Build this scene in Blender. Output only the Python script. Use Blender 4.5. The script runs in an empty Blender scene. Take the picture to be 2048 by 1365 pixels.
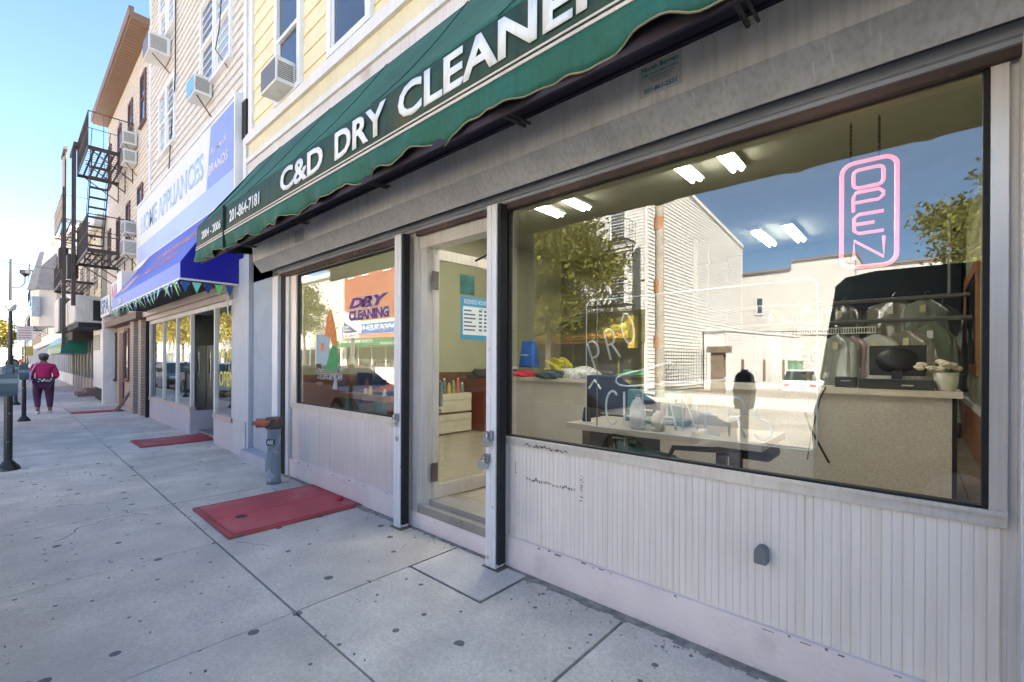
import bpy, bmesh, math, random
from mathutils import Vector, Matrix
random.seed(7)
R=math.radians
S=bpy.context.scene; COL=S.collection
# ---------------------------------------------------------------- camera
cd=bpy.data.cameras.new('camera'); cam=bpy.data.objects.new('camera',cd); COL.objects.link(cam)
S.camera=cam
cd.sensor_width=36; cd.lens=907/2048*36; cd.clip_end=1500; cd.clip_start=0.05; cd.shift_y=0.0198
yaw=R(48.05)
fw=Vector((-math.cos(yaw),math.sin(yaw),0)); rt=Vector((math.sin(yaw),math.cos(yaw),0)); up=Vector((0,0,1))
M=Matrix((rt,up,-fw)).transposed().to_4x4() @ Matrix.Rotation(R(0.28),4,'Z')
M.translation=Vector((0,-2.42,1.42)); cam.matrix_world=M
# ---------------------------------------------------------------- sky, sun, exposure
sundir=Vector((0.85,1.0,1.42)).normalized()
w=bpy.data.worlds.new('World'); S.world=w; w.use_nodes=True
nt=w.node_tree; nt.nodes.clear()
sky=nt.nodes.new('ShaderNodeTexSky'); sky.sky_type='NISHITA'; sky.sun_disc=False
sky.sun_elevation=math.asin(sundir.z); sky.sun_rotation=math.atan2(sundir.x,sundir.y)
sky.altitude=600; sky.air_density=1.0; sky.dust_density=0.3; sky.ozone_density=3.5
bg=nt.nodes.new('ShaderNodeBackground'); bg.inputs[1].default_value=0.052
wo=nt.nodes.new('ShaderNodeOutputWorld'); nt.links.new(sky.outputs[0],bg.inputs[0]); nt.links.new(bg.outputs[0],wo.inputs[0])
sl=bpy.data.lights.new('sun','SUN'); sl.energy=5.0; sl.angle=R(0.5); sl.color=(1,.93,.83)
so=bpy.data.objects.new('sun',sl); COL.objects.link(so); so.rotation_euler=sundir.to_track_quat('Z','Y').to_euler()
S.view_settings.view_transform='Standard'; S.view_settings.look='None'; S.view_settings.gamma=1
S.view_settings.exposure=3.2
S.render.engine='CYCLES'
try:
    S.cycles.max_bounces=10; S.cycles.transparent_max_bounces=24; S.cycles.glossy_bounces=4; S.cycles.sample_clamp_indirect=6
except Exception: pass
# ---------------------------------------------------------------- materials
MATS={}
def mat(name,base,rough=.7,metal=0,var=.08,vs=3.0,streak=0,spot=None,bump=0,bs=60,emis=None,es=0,stain=None,spec=.5,coat=0,fine=0,alpha=None):
    """procedural surface: base colour, cloudy variation, vertical streaks, stain blotches"""
    if name in MATS: return MATS[name]
    m=bpy.data.materials.new(name); m.use_nodes=True; n=m.node_tree.nodes; L=m.node_tree.links
    b=n['Principled BSDF']; b.inputs['Roughness'].default_value=rough; b.inputs['Metallic'].default_value=metal
    b.inputs['Specular IOR Level'].default_value=spec; b.inputs['Coat Weight'].default_value=coat
    geo=n.new('ShaderNodeNewGeometry')
    def noise(sc,det=5,vec=(1,1,1)):
        mp=n.new('ShaderNodeMapping'); mp.inputs['Scale'].default_value=vec; L.new(geo.outputs['Position'],mp.inputs['Vector'])
        t=n.new('ShaderNodeTexNoise'); t.inputs['Scale'].default_value=sc; t.inputs['Detail'].default_value=det
        L.new(mp.outputs[0],t.inputs['Vector']); return t.outputs['Fac']
    def ramp(src,a,b_):
        r=n.new('ShaderNodeMapRange'); r.inputs[1].default_value=a; r.inputs[2].default_value=b_; L.new(src,r.inputs[0]); return r.outputs[0]
    def mix(fac,c1,c2,bt='MIX'):
        x=n.new('ShaderNodeMix'); x.data_type='RGBA'; x.blend_type=bt
        if isinstance(fac,float): x.inputs[0].default_value=fac
        else: L.new(fac,x.inputs[0])
        for c,i in ((c1,6),(c2,7)):
            if isinstance(c,tuple): x.inputs[i].default_value=(*c,1) if len(c)==3 else c
            else: L.new(c,x.inputs[i])
        return x.outputs[2]
    def k(c,f): return tuple(min(1,max(0,v*f)) for v in c)
    c=mix(ramp(noise(vs),.3,.7),k(base,1-var),k(base,1+var))
    if fine: c=mix(ramp(noise(fine,2),.35,.65),mix(1.0,c,(.82,.82,.82),'MULTIPLY'),c)
    if streak: c=mix(ramp(noise(1,6,(45,45,1.6)),.45,.75),c,mix(float(1),c,k((1,.97,.9),1-streak),'MULTIPLY'))
    if stain: 
        sc_,sca,lo,hi=stain; c=mix(ramp(noise(sca,8),lo,hi),c,sc_)
    L.new(c,b.inputs['Base Color'])
    if bump:
        bp=n.new('ShaderNodeBump'); bp.inputs['Strength'].default_value=bump; bp.inputs['Distance'].default_value=.01
        L.new(noise(bs,3),bp.inputs['Height']); L.new(bp.outputs[0],b.inputs['Normal'])
    if emis: b.inputs['Emission Color'].default_value=(*emis,1); b.inputs['Emission Strength'].default_value=es
    if alpha is not None: b.inputs['Alpha'].default_value=alpha
    MATS[name]=m; m['_']=1; return m
def sidewalk_mat():
    m=mat('sidewalk_concrete',(.73,.655,.555),.9,var=.16,vs=2.6,bump=.6,bs=110,fine=60,stain=((.52,.48,.42),.8,.46,.74))
    n=m.node_tree.nodes; L=m.node_tree.links; b=n['Principled BSDF']
    src=b.inputs['Base Color'].links[0].from_socket
    geo=n.new('ShaderNodeNewGeometry')
    v=n.new('ShaderNodeTexVoronoi'); v.inputs['Scale'].default_value=3.4; v.voronoi_dimensions='2D'; L.new(geo.outputs['Position'],v.inputs['Vector'])
    sep=n.new('ShaderNodeSeparateColor'); L.new(v.outputs['Color'],sep.inputs[0])
    mr=n.new('ShaderNodeMapRange'); mr.inputs[1].default_value=.45; mr.inputs[2].default_value=1; mr.inputs[3].default_value=-.02; mr.inputs[4].default_value=.10
    L.new(sep.outputs[0],mr.inputs[0])
    lt=n.new('ShaderNodeMath'); lt.operation='LESS_THAN'; L.new(v.outputs['Distance'],lt.inputs[0]); L.new(mr.outputs[0],lt.inputs[1])
    v2=n.new('ShaderNodeTexVoronoi'); v2.inputs['Scale'].default_value=6.3; v2.voronoi_dimensions='2D'; L.new(geo.outputs['Position'],v2.inputs['Vector'])
    sp2=n.new('ShaderNodeSeparateColor'); L.new(v2.outputs['Color'],sp2.inputs[0]); m2=n.new('ShaderNodeMapRange'); m2.inputs[1].default_value=.55; m2.inputs[2].default_value=1; m2.inputs[3].default_value=-.02; m2.inputs[4].default_value=.085; L.new(sp2.outputs[1],m2.inputs[0])
    l2=n.new('ShaderNodeMath'); l2.operation='LESS_THAN'; L.new(v2.outputs['Distance'],l2.inputs[0]); L.new(m2.outputs[0],l2.inputs[1]); orr=n.new('ShaderNodeMath'); orr.operation='MAXIMUM'; L.new(lt.outputs[0],orr.inputs[0]); L.new(l2.outputs[0],orr.inputs[1])
    mx=n.new('ShaderNodeMix'); mx.data_type='RGBA'; L.new(orr.outputs[0],mx.inputs[0]); L.new(src,mx.inputs[6]); mx.inputs[7].default_value=(.17,.165,.165,1)
    rr=n.new('ShaderNodeMapRange'); rr.inputs[3].default_value=.82; rr.inputs[4].default_value=1.06; L.new(geo.outputs['Random Per Island'],rr.inputs[0])
    ve=n.new('ShaderNodeTexVoronoi'); ve.feature='DISTANCE_TO_EDGE'; ve.voronoi_dimensions='2D'; ve.inputs['Scale'].default_value=.55
    nz=n.new('ShaderNodeTexNoise'); nz.inputs['Scale'].default_value=2.2; nz.inputs['Detail'].default_value=8; L.new(geo.outputs['Position'],nz.inputs['Vector'])
    wm=n.new('ShaderNodeMix'); wm.data_type='VECTOR'; wm.inputs[0].default_value=.35; L.new(geo.outputs['Position'],wm.inputs[4]); L.new(nz.outputs['Color'],wm.inputs[5]); L.new(wm.outputs[1],ve.inputs['Vector'])
    cl=n.new('ShaderNodeMath'); cl.operation='LESS_THAN'; L.new(ve.outputs['Distance'],cl.inputs[0]); cl.inputs[1].default_value=.0022
    nk=n.new('ShaderNodeTexNoise'); nk.inputs['Scale'].default_value=.6; L.new(geo.outputs['Position'],nk.inputs['Vector'])
    kk=n.new('ShaderNodeMath'); kk.operation='GREATER_THAN'; L.new(nk.outputs['Fac'],kk.inputs[0]); kk.inputs[1].default_value=.56
    k2=n.new('ShaderNodeMath'); k2.operation='MULTIPLY'; L.new(cl.outputs[0],k2.inputs[0]); L.new(kk.outputs[0],k2.inputs[1])
    cc=n.new('ShaderNodeMix'); cc.data_type='RGBA'; L.new(k2.outputs[0],cc.inputs[0]); L.new(mx.outputs[2],cc.inputs[6]); cc.inputs[7].default_value=(.2,.19,.18,1)
    sm=n.new('ShaderNodeVectorMath'); sm.operation='SCALE'; L.new(cc.outputs[2],sm.inputs[0]); L.new(rr.outputs[0],sm.inputs['Scale'])
    L.new(sm.outputs[0],b.inputs['Base Color']); return m
def brick_mat(name,c1,c2,mortar,scale=1.0,vert='XZ',bw=.21,bh=.07,ms=.012):
    m=bpy.data.materials.new(name); m.use_nodes=True; n=m.node_tree.nodes; L=m.node_tree.links; b=n['Principled BSDF']; b.inputs['Roughness'].default_value=.85
    geo=n.new('ShaderNodeNewGeometry'); s=n.new('ShaderNodeSeparateXYZ'); L.new(geo.outputs['Position'],s.inputs[0])
    add=n.new('ShaderNodeMath'); L.new(s.outputs[0],add.inputs[0]); L.new(s.outputs[1],add.inputs[1])
    c=n.new('ShaderNodeCombineXYZ'); L.new(add.outputs[0],c.inputs[0]); L.new(s.outputs[2],c.inputs[1])
    t=n.new('ShaderNodeTexBrick'); t.inputs['Scale'].default_value=scale; t.inputs['Color1'].default_value=(*c1,1); t.inputs['Color2'].default_value=(*c2,1); t.inputs['Mortar'].default_value=(*mortar,1)
    t.inputs['Brick Width'].default_value=bw; t.inputs['Row Height'].default_value=bh; t.inputs['Mortar Size'].default_value=ms
    L.new(c.outputs[0],t.inputs[0]); L.new(t.outputs['Color'],b.inputs['Base Color']); MATS[name]=m; return m
def tile_mat(name,c1,c2,mortar,sx=.33,sy=.33):
    m=bpy.data.materials.new(name); m.use_nodes=True; n=m.node_tree.nodes; L=m.node_tree.links; b=n['Principled BSDF']; b.inputs['Roughness'].default_value=.25
    geo=n.new('ShaderNodeNewGeometry'); t=n.new('ShaderNodeTexBrick'); t.offset=0; t.inputs['Scale'].default_value=1
    t.inputs['Color1'].default_value=(*c1,1); t.inputs['Color2'].default_value=(*c2,1); t.inputs['Mortar'].default_value=(*mortar,1)
    t.inputs['Brick Width'].default_value=sx; t.inputs['Row Height'].default_value=sy; t.inputs['Mortar Size'].default_value=.006
    L.new(geo.outputs['Position'],t.inputs[0]); L.new(t.outputs['Color'],b.inputs['Base Color']); return m
def glass_mat(name,refl,tint):
    """reflective shop window glass: clear part plus mirror part, stronger at grazing angles"""
    m=bpy.data.materials.new(name); m.use_nodes=True; n=m.node_tree.nodes; L=m.node_tree.links; n.clear()
    o=n.new('ShaderNodeOutputMaterial'); t=n.new('ShaderNodeBsdfTransparent'); t.inputs[0].default_value=(*tint,1)
    g=n.new('ShaderNodeBsdfGlossy'); g.inputs['Roughness'].default_value=0; g.inputs[0].default_value=(1,1,1,1)
    ge=n.new('ShaderNodeNewGeometry'); dp=n.new('ShaderNodeVectorMath'); dp.operation='DOT_PRODUCT'; L.new(ge.outputs['Normal'],dp.inputs[0]); L.new(ge.outputs['Incoming'],dp.inputs[1])
    def mth(op,a,b=None):
        q=n.new('ShaderNodeMath'); q.operation=op
        for i,v in enumerate((a,b)):
            if v is None: continue
            if isinstance(v,(int,float)): q.inputs[i].default_value=v
            else: L.new(v,q.inputs[i])
        return q.outputs[0]
    pw=mth('POWER',mth('SUBTRACT',1.0,mth('ABSOLUTE',dp.outputs['Value'])),5.0)
    r=n.new('ShaderNodeMapRange'); r.inputs[3].default_value=refl; r.inputs[4].default_value=1; L.new(pw,r.inputs[0])
    mx=n.new('ShaderNodeMixShader'); L.new(r.outputs[0],mx.inputs[0]); L.new(t.outputs[0],mx.inputs[1]); L.new(g.outputs[0],mx.inputs[2]); L.new(mx.outputs[0],o.inputs[0])
    return m
def plastic_film():
    m=bpy.data.materials.new('plastic_film'); m.use_nodes=True; n=m.node_tree.nodes; L=m.node_tree.links; n.clear()
    o=n.new('ShaderNodeOutputMaterial'); t=n.new('ShaderNodeBsdfTransparent'); g=n.new('ShaderNodeBsdfGlossy'); g.inputs['Roughness'].default_value=.12
    mx=n.new('ShaderNodeMixShader'); mx.inputs[0].default_value=.10; L.new(t.outputs[0],mx.inputs[1]); L.new(g.outputs[0],mx.inputs[2]); L.new(mx.outputs[0],o.inputs[0]); return m
GLASS=glass_mat('shop_glass',.10,(.93,.95,.93))
GLASS2=glass_mat('clear_glass',.05,(.93,.95,.93))
CARGLASS=mat('car_glass',(.01,.012,.014),.03,var=0,spec=.8)
HGLASS=mat('house_glass',(.05,.06,.075),.04,var=.15,spec=1.0)
HGLASS_B=mat('bright_house_glass',(.30,.36,.42),.08,var=.15,spec=1.0)
WHITE=mat('white_vinyl',(.72,.72,.72),.45,var=.03,streak=.08)
WTRIM=mat('white_trim',(.68,.66,.64),.6,var=.06,streak=.15,stain=((.40,.36,.33),2.5,.62,.85))
BLACK=mat('black_gap',(.008,.008,.009),.7,var=0)
IRON=mat('brown_iron',(.055,.040,.034),.6,var=.3,stain=((.10,.045,.025),5,.55,.8))
ALU=mat('brushed_aluminium',(.68,.645,.60),.38,metal=.35,var=.05,streak=.12)
ALUD=mat('dark_aluminium',(.16,.155,.15),.5,metal=.2,var=.1)
DARKWIN=mat('dark_interior',(.02,.02,.022),.5,var=.3)
YTRIM=mat('cream_board',(.66,.58,.38),.6,var=.05,streak=.08)
STEEL=mat('steel',(.45,.45,.45),.25,metal=.9,var=.1)
RUBBER=mat('tyre_rubber',(.015,.015,.016),.8,var=.1)
# ---------------------------------------------------------------- mesh helpers
class Frame:
    def __init__(s,O,U,N): s.O=Vector(O); s.U=Vector(U).normalized(); s.N=Vector(N).normalized(); s.Z=Vector((0,0,1))
    def __call__(s,u,v,w): return s.O+s.U*u+s.Z*v+s.N*w
    def mat(s,u,v,w): 
        m=Matrix((s.U,s.Z,s.N)).transposed().to_4x4(); m.translation=s(u,v,w); return m
FAC=Frame((0,0,0),(1,0,0),(0,-1,0))          # our side: u=x, v=z, w=towards street
OPP=lambda x,y: Frame((x,y,0),(-1,0,0),(0,1,0))
class MB:
    def __init__(s,fr=None): s.b=bmesh.new(); s.fr=fr
    DEF=None
    def P(s,p): return s.fr(p[0],p[1],p[2]) if s.fr else (MB.DEF(*p) if MB.DEF else Vector(p))
    def hexa(s,ps):
        v=[s.b.verts.new(s.P(p)) for p in ps]
        for f in ((0,1,2,3),(7,6,5,4),(0,4,5,1),(1,5,6,2),(2,6,7,3),(3,7,4,0)): s.b.faces.new([v[i] for i in f])
        return s
    def box(s,a,b):
        (x0,y0,z0),(x1,y1,z1)=a,b
        return s.hexa([(x0,y0,z0),(x1,y0,z0),(x1,y1,z0),(x0,y1,z0),(x0,y0,z1),(x1,y0,z1),(x1,y1,z1),(x0,y1,z1)])
    def cbox(s,c,d): return s.box((c[0]-d[0]/2,c[1]-d[1]/2,c[2]-d[2]/2),(c[0]+d[0]/2,c[1]+d[1]/2,c[2]+d[2]/2))
    def quad(s,*ps):
        s.b.faces.new([s.b.verts.new(s.P(p)) for p in ps]); return s
    def prism(s,prof,a,b,axis=0):
        """prof: list of 2-D points; extruded from a to b along axis"""
        def mk(p,t):
            l=list(p); l.insert(axis,t); return s.b.verts.new(s.P(l))
        A=[mk(p,a) for p in prof]; B=[mk(p,b) for p in prof]; n=len(prof)
        s.b.faces.new(A); s.b.faces.new(B[::-1])
        for i in range(n): s.b.faces.new((A[i],B[i],B[(i+1)%n],A[(i+1)%n]))
        return s
    def tube(s,pts,r,n=8,caps=True):
        pts=[s.P(p) for p in pts]; rs=r if isinstance(r,(list,tuple)) else [r]*len(pts); rings=[]
        for i,p in enumerate(pts):
            d=(pts[min(i+1,len(pts)-1)]-pts[max(i-1,0)]).normalized()
            a=d.orthogonal().normalized() if i==0 else (pa-d*pa.dot(d)).normalized()
            pa=a; c=d.cross(a)
            rings.append([s.b.verts.new(p+(a*math.cos(t)+c*math.sin(t))*rs[i]) for t in [2*math.pi*k/n for k in range(n)]])
        for i in range(len(rings)-1):
            for k in range(n): s.b.faces.new((rings[i][k],rings[i][(k+1)%n],rings[i+1][(k+1)%n],rings[i+1][k]))
        if caps: s.b.faces.new(rings[0][::-1]); s.b.faces.new(rings[-1])
        return s
    def lathe(s,prof,c,n=16):
        rings=[]
        for r,z in prof: rings.append([s.b.verts.new(s.P((c[0]+r*math.cos(2*math.pi*k/n),c[1]+r*math.sin(2*math.pi*k/n),c[2]+z))) for k in range(n)])
        for i in range(len(rings)-1):
            for k in range(n): s.b.faces.new((rings[i][k],rings[i][(k+1)%n],rings[i+1][(k+1)%n],rings[i+1][k]))
        s.b.faces.new(rings[0][::-1]); s.b.faces.new(rings[-1]); return s
    def ball(s,c,r,sc=(1,1,1),n=12):
        prof=[(r*math.sin(math.pi*i/8),-r*math.cos(math.pi*i/8)) for i in range(9)]
        prof[0]=(r*.05,-r); prof[-1]=(r*.05,r); rings=[]
        for q,z in prof: rings.append([s.b.verts.new(s.P((c[0]+sc[0]*q*math.cos(2*math.pi*k/n),c[1]+sc[1]*q*math.sin(2*math.pi*k/n),c[2]+sc[2]*z))) for k in range(n)])
        for i in range(len(rings)-1):
            for k in range(n): s.b.faces.new((rings[i][k],rings[i][(k+1)%n],rings[i+1][(k+1)%n],rings[i+1][k]))
        s.b.faces.new(rings[0][::-1]); s.b.faces.new(rings[-1]); return s
    def bevel(s,w,seg=2):
        bmesh.ops.bevel(s.b,geom=list(s.b.edges),offset=w,segments=seg,affect='EDGES',profile=.5); return s
    def build(s,name,m,parent=None,smooth=False):
        bmesh.ops.recalc_face_normals(s.b,faces=s.b.faces)
        me=bpy.data.meshes.new(name); s.b.to_mesh(me); s.b.free(); me.materials.append(m)
        if smooth:
            for p in me.polygons: p.use_smooth=True
        return link(name,me,parent)
def link(name,me,parent=None):
    o=bpy.data.objects.new(name,me); COL.objects.link(o)
    if parent:
        o.parent=parent
        if parent.type=='EMPTY': o.matrix_parent_inverse=Matrix.Translation(-parent.location)
    return o
def thing(name,label,cat,loc=(0,0,0),group=None):
    o=bpy.data.objects.new(name,None); COL.objects.link(o); o.location=loc; o['label']=label; o['category']=cat
    if group: o['group']=group
    return o
def tag(o,label,cat,group=None):
    o['label']=label; o['category']=cat
    if group: o['group']=group
    return o
def stru(o): o['kind']='structure'; return o
def dup(o,loc,label=None,rz=0,scale=None):
    c=o.copy(); COL.objects.link(c); c.location=loc
    if rz: c.rotation_euler=(0,0,rz)
    if scale: c.scale=scale
    if label: c['label']=label
    for ch in o.children:
        d=ch.copy(); COL.objects.link(d); d.parent=c; d.matrix_parent_inverse=ch.matrix_parent_inverse.copy()
        for g in ch.children:
            e=g.copy(); COL.objects.link(e); e.parent=d
    return c
def text(name,body,h,fr,u,v,w,m,parent=None,width=None,bold=.0,ex=.002,align='LEFT',shear=0,rot=0,space=1.0):
    cu=bpy.data.curves.new(name,'FONT'); cu.body=body; cu.size=1; cu.extrude=0; cu.offset=bold; cu.shear=shear; cu.resolution_u=3; cu.space_character=space
    t=bpy.data.objects.new(name,cu); COL.objects.link(t); bpy.context.view_layer.update()
    dg=bpy.context.evaluated_depsgraph_get(); me=bpy.data.meshes.new_from_object(t.evaluated_get(dg)); bpy.data.objects.remove(t); bpy.data.curves.remove(cu)
    xs=[q.co.x for q in me.vertices]; ys=[q.co.y for q in me.vertices]
    x0,x1,y0,y1=min(xs),max(xs),min(ys),max(ys); sy=h/(y1-y0); sx=(width/(x1-x0)) if width else sy
    ox={'LEFT':x0,'CENTER':(x0+x1)/2,'RIGHT':x1}[align]
    b=bmesh.new(); b.from_mesh(me)
    if ex:
        g=bmesh.ops.extrude_face_region(b,geom=list(b.faces))
        for q in g['geom']:
            if isinstance(q,bmesh.types.BMVert): q.co.z+=1
    T=fr.mat(u,v,w)@Matrix.Rotation(rot,4,'Z')
    for q in b.verts: q.co=T@Vector(((q.co.x-ox)*sx,(q.co.y-y0)*sy,q.co.z*ex))
    bmesh.ops.recalc_face_normals(b,faces=b.faces)
    b.to_mesh(me); b.free(); me.materials.clear(); me.materials.append(m); me.name=name
    return link(name,me,parent)
def siding(name,fr,u0,u1,v0,v1,expo,m,parent,lip=.018):
    mb=MB(fr); v=v0
    while v<v1-1e-4:
        t=min(v+expo,v1)
        mb.quad((u0,v,lip),(u1,v,lip),(u1,t,.004),(u0,t,.004)); mb.quad((u0,v,0),(u1,v,0),(u1,v,lip),(u0,v,lip)); v=t
    return mb.build(name,m,parent)
def window(fr,u0,u1,v0,v1,parent,fm=WHITE,gm=HGLASS,proud=.045,t=.07,sash=True,curtain=False,sill=True):
    mb=MB(fr)
    mb.box((u0,v0,0),(u0+t,v1,proud)); mb.box((u1-t,v0,0),(u1,v1,proud)); mb.box((u0+t,v1-t,0),(u1-t,v1,proud-.003)); mb.box((u0+t,v0,0),(u1-t,v0+t*.8,proud-.003))
    if sill: mb.box((u0-.03,v0-.05,0),(u1+.03,v0-.001,proud+.03))
    f=mb.build('window',fm,parent)
    g=MB(fr); g.box((u0+t,v0+t*.8,.0),(u1-t,v1-t,.021)); g.build('pane',gm,f)
    if sash:
        vm=(v0+v1)/2; q=MB(fr); q.box((u0+t,vm-.025,.0211),(u1-t,vm+.025,proud-.006))
        q.box((u0+t,v0+t*.8,.0211),(u0+t+.035,vm-.025,.034)); q.box((u1-t-.035,v0+t*.8,.0211),(u1-t,vm-.025,.034)); q.build('sash',fm,f)
    return f
# ================================================================ SETTING
stru(MB().box((-400,-15.0,-.4),(120,-2.95,-.17)).build('road',mat('asphalt',(.34,.315,.275),.85,var=.18,vs=.7,fine=90,bump=.3,bs=150,stain=((.05,.05,.05),.5,.5,.8))))
mb=MB()
for x in (-9.5,-4.0,1.5): mb.box((x,-5.4,-.169),(x+.1,-3.0,-.166))
stru(mb.build('road_marking',mat('road_paint',(.6,.6,.58),.7,var=.1,stain=((.12,.12,.12),6,.45,.7))))
stru(MB().box((-400,-2.95,-.4),(120,0.6,-.075)).build('pavement_base',mat('joint_dirt',(.13,.12,.105),.95,var=.3,vs=6)))
SW=sidewalk_mat()
mb=MB(); xs=[8.9,7.45,6.0,4.57,3.12,1.67,.22,-1.23,-2.69,-4.17,-5.62,-7.05]
while xs[-1]>-170: xs.append(xs[-1]-random.choice((1.45,1.5,1.55)))
for i in range(len(xs)-1):
    a,b=xs[i+1],xs[i]
    for y0,y1 in ((-2.8,-1.302),(-1.298,.55)):
        g=.016 if abs(b+1.23)<.01 else .0035
        dz=random.uniform(-.002,.003)
        mb.box((a+.0035,y0+.004,-.074),(b-g,y1-.004,-.04+dz))
stru(mb.build('sidewalk',SW))
mb=MB(); mb.box((-400,-2.95,-.3),(120,-2.806,-.038)); stru(mb.build('kerb',mat('kerb_stone',(.24,.24,.235),.85,fine=80,var=.15)))
mb=MB(); mb.box((-400,-18.5,-.4),(120,-15.2,-.04)); mb.box((-400,-15.2,-.4),(120,-15.0,-.035)); stru(mb.build('opposite_sidewalk',SW))
mb=MB(); mb.hexa([(-10,-18.5,-.5),(-10,-60,-1.2),(60,-60,-1.2),(60,-18.5,-.5),(-10,-18.5,-.045),(-10,-60,-1.0),(60,-60,-1.0),(60,-18.5,-.045)]); stru(mb.build('parking_lot',mat('lot_concrete',(.30,.265,.22),.9,var=.2,vs=.5,fine=40)))
mb=MB(); mb.box((-1200,-1000,-1.6),(1000,1000,-1.25)); stru(mb.build('ground',mat('far_ground',(.10,.10,.09),.95,var=.2)))
# ================================================================ MAIN SHOP BUILDING
PANEL=mat('painted_panel',(.82,.745,.665),.5,var=.03,streak=.10,stain=((.64,.60,.56),1.3,.60,.85))
BASE=mat('painted_concrete_base',(.80,.70,.66),.9,var=.07,bump=.9,bs=30,stain=((.58,.51,.48),5,.60,.85))
BLUEP=mat('pale_blue_paint',(.74,.745,.765),.5,var=.05,streak=.12,stain=((.22,.19,.16),9,.68,.74))
BLUEW=mat('blue_grey_render',(.36,.41,.47),.85,var=.07,bump=.5,bs=70)
SID_Y=mat('yellow_siding',(.76,.655,.41),.55,var=.05,streak=.10,stain=((.62,.52,.33),1.3,.60,.85))
OLIVE=mat('interior_wall_paint',(.36,.35,.23),.8,var=.04)
CEIL=mat('interior_ceiling',(.36,.35,.27),.85,var=.05)
B=thing('shop_building','pale yellow sided building with a grey shopfront, open glass door and two big windows','building',(-3.5,0,0))
siding('siding_wall',Frame((0,.0,0),(1,0,0),(0,-1,0)),-7.35,9,4.70,9.9,.222,SID_Y,B)
MB().box((-7.38,.002,3.95),(9,12,9.9)).build('wall',mat('building_core',(.5,.45,.33),.8),B)
mb=MB(); mb.box((-7.4,-.28,9.9),(9.05,12,10.15)); mb.box((-7.4,-.14,9.66),(9.05,.0,9.897)); mb.build('roof',WTRIM,B)
mb=MB(FAC); mb.box((-7.47,4.62,0),(9,4.75,.07)); mb.box((-7.5,4.35,0),(9,4.42,.05)); mb.box((-7.42,4.75,0),(-7.28,9.9,.045)); mb.build('trim',WTRIM,B)
mb=MB(FAC); mb.box((-7.45,4.42,0),(9,4.62,.028)); mb.build('band_board',YTRIM,B)
mb=MB(FAC); mb.box((-7.5,3.9,0),(9,4.35,.02)); mb.build('fascia_board',mat('old_white_board',(.62,.58,.56),.7,var=.06,streak=.2,stain=((.36,.31,.27),2,.6,.8)),B)
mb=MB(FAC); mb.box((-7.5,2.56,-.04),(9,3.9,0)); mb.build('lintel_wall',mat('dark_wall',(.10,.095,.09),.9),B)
MB(FAC).box((-7.66,4.76,-.2),(-7.48,5.32,.056)).build('gap',BLACK,B)
for a,b,c,d in ((-6.42,-5.62,4.78,6.45),(-4.93,-4.02,4.78,6.5),(-2.6,-1.7,4.78,6.5),(-.6,.3,4.78,6.5),(-6.42,-5.62,7.6,9.2),(-4.93,-4.02,7.6,9.2)): window(FAC,a,b,c,d,B,t=.09,sill=False,proud=.06,gm=HGLASS)
# --- shop front frame
mb=MB(FAC); mb.box((-2.3,-.06,-.12),(.26,.178,.035)); mb.box((-5.93,-.06,-.12),(-3.5,.178,.035)); mb.box((-3.5,-.06,-.2),(-2.3,.10,.03)); mb.build('base',BASE,B)
# ribbed panel under the big window
mb=MB(); x=-2.29
while x<.205:
    wd=.0335
    mb.quad((x,-.012,.178),(x+wd-.0045,-.012,.178),(x+wd-.0045,-.012,.828),(x,-.012,.828))
    mb.quad((x+wd-.0045,-.012,.178),(x+wd-.0022,-.0085,.178),(x+wd-.0022,-.0085,.828),(x+wd-.0045,-.012,.828))
    mb.quad((x+wd-.0022,-.0085,.178),(x+wd,-.012,.178),(x+wd,-.012,.828),(x+wd-.0022,-.0085,.828)); x+=wd
mb.box((-2.29,-.004,.178),(.236,.05,.828)); mb.build('ribbed_panel',PANEL,B)
mb=MB(); mb.box((-5.90,-.012,.178),(-3.42,.05,.828)); mb.build('flat_panel',mat('brushed_panel',(.74,.68,.65),.42,metal=.15,var=.06,streak=.14),B)
SCR=mat('scraped_paint',(.10,.085,.07),.9,var=.5)
mb=MB(FAC)
for i in range(26):
    u=-2.02+i*.0155+random.uniform(-.003,.003); z=.60-.004*i*0+random.uniform(-.006,.006); mb.box((u,z,.0125),(u+random.uniform(.006,.013),z+random.uniform(.006,.02),.0135))
for i in range(26):
    u=-2.03+i*.014+random.uniform(-.003,.003); z=.836+random.uniform(-.006,.012); mb.box((u,z,.0315),(u+random.uniform(.006,.022),z+random.uniform(.004,.014),.0325))
for i in range(14):
    z=.70-i*.012; mb.box((-1.585+random.uniform(0,.02),z,.0125),(-1.58+random.uniform(.004,.02),z+.006,.0135))
for i in range(6): mb.box((-2.13,.70-i*.014,.0125),(-2.125+random.uniform(0,.01),.706-i*.014,.0135))
mb.build('paint_scratch',SCR,B)
def frame_rect(u0,u1,v0,v1,tl,tr,tb,tt,d0,d1,name,m):
    mb=MB(FAC); mb.box((u0,v0,d0),(u0+tl,v1,d1)); mb.box((u1-tr,v0,d0),(u1,v1,d1)); mb.box((u0+tl,v0,d0),(u1-tr,v0+tb,d1)); mb.box((u0+tl,v1-tt,d0),(u1-tr,v1,d1))
    return mb.build(name,m,B)
f=frame_rect(-2.29,.235,.828,2.60,.07,.045,.055,.07,-.06,.03,'big_window_frame',ALU)
mb=MB(FAC); mb.box((-2.3,.872,.031),(.235,.888,.045)); mb.build('sill',ALU,f)
frame_rect(-2.22,.19,.883,2.53,.022,.018,.012,.012,-.03,.012,'glazing_gasket',BLACK)
MB(FAC).box((-2.2,.89,-.006),(.185,2.52,0)).build('window_glass',GLASS,B)
f=frame_rect(-5.92,-3.40,.828,2.60,.17,.2,.06,.12,-.06,.03,'small_window_frame',ALU)
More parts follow.
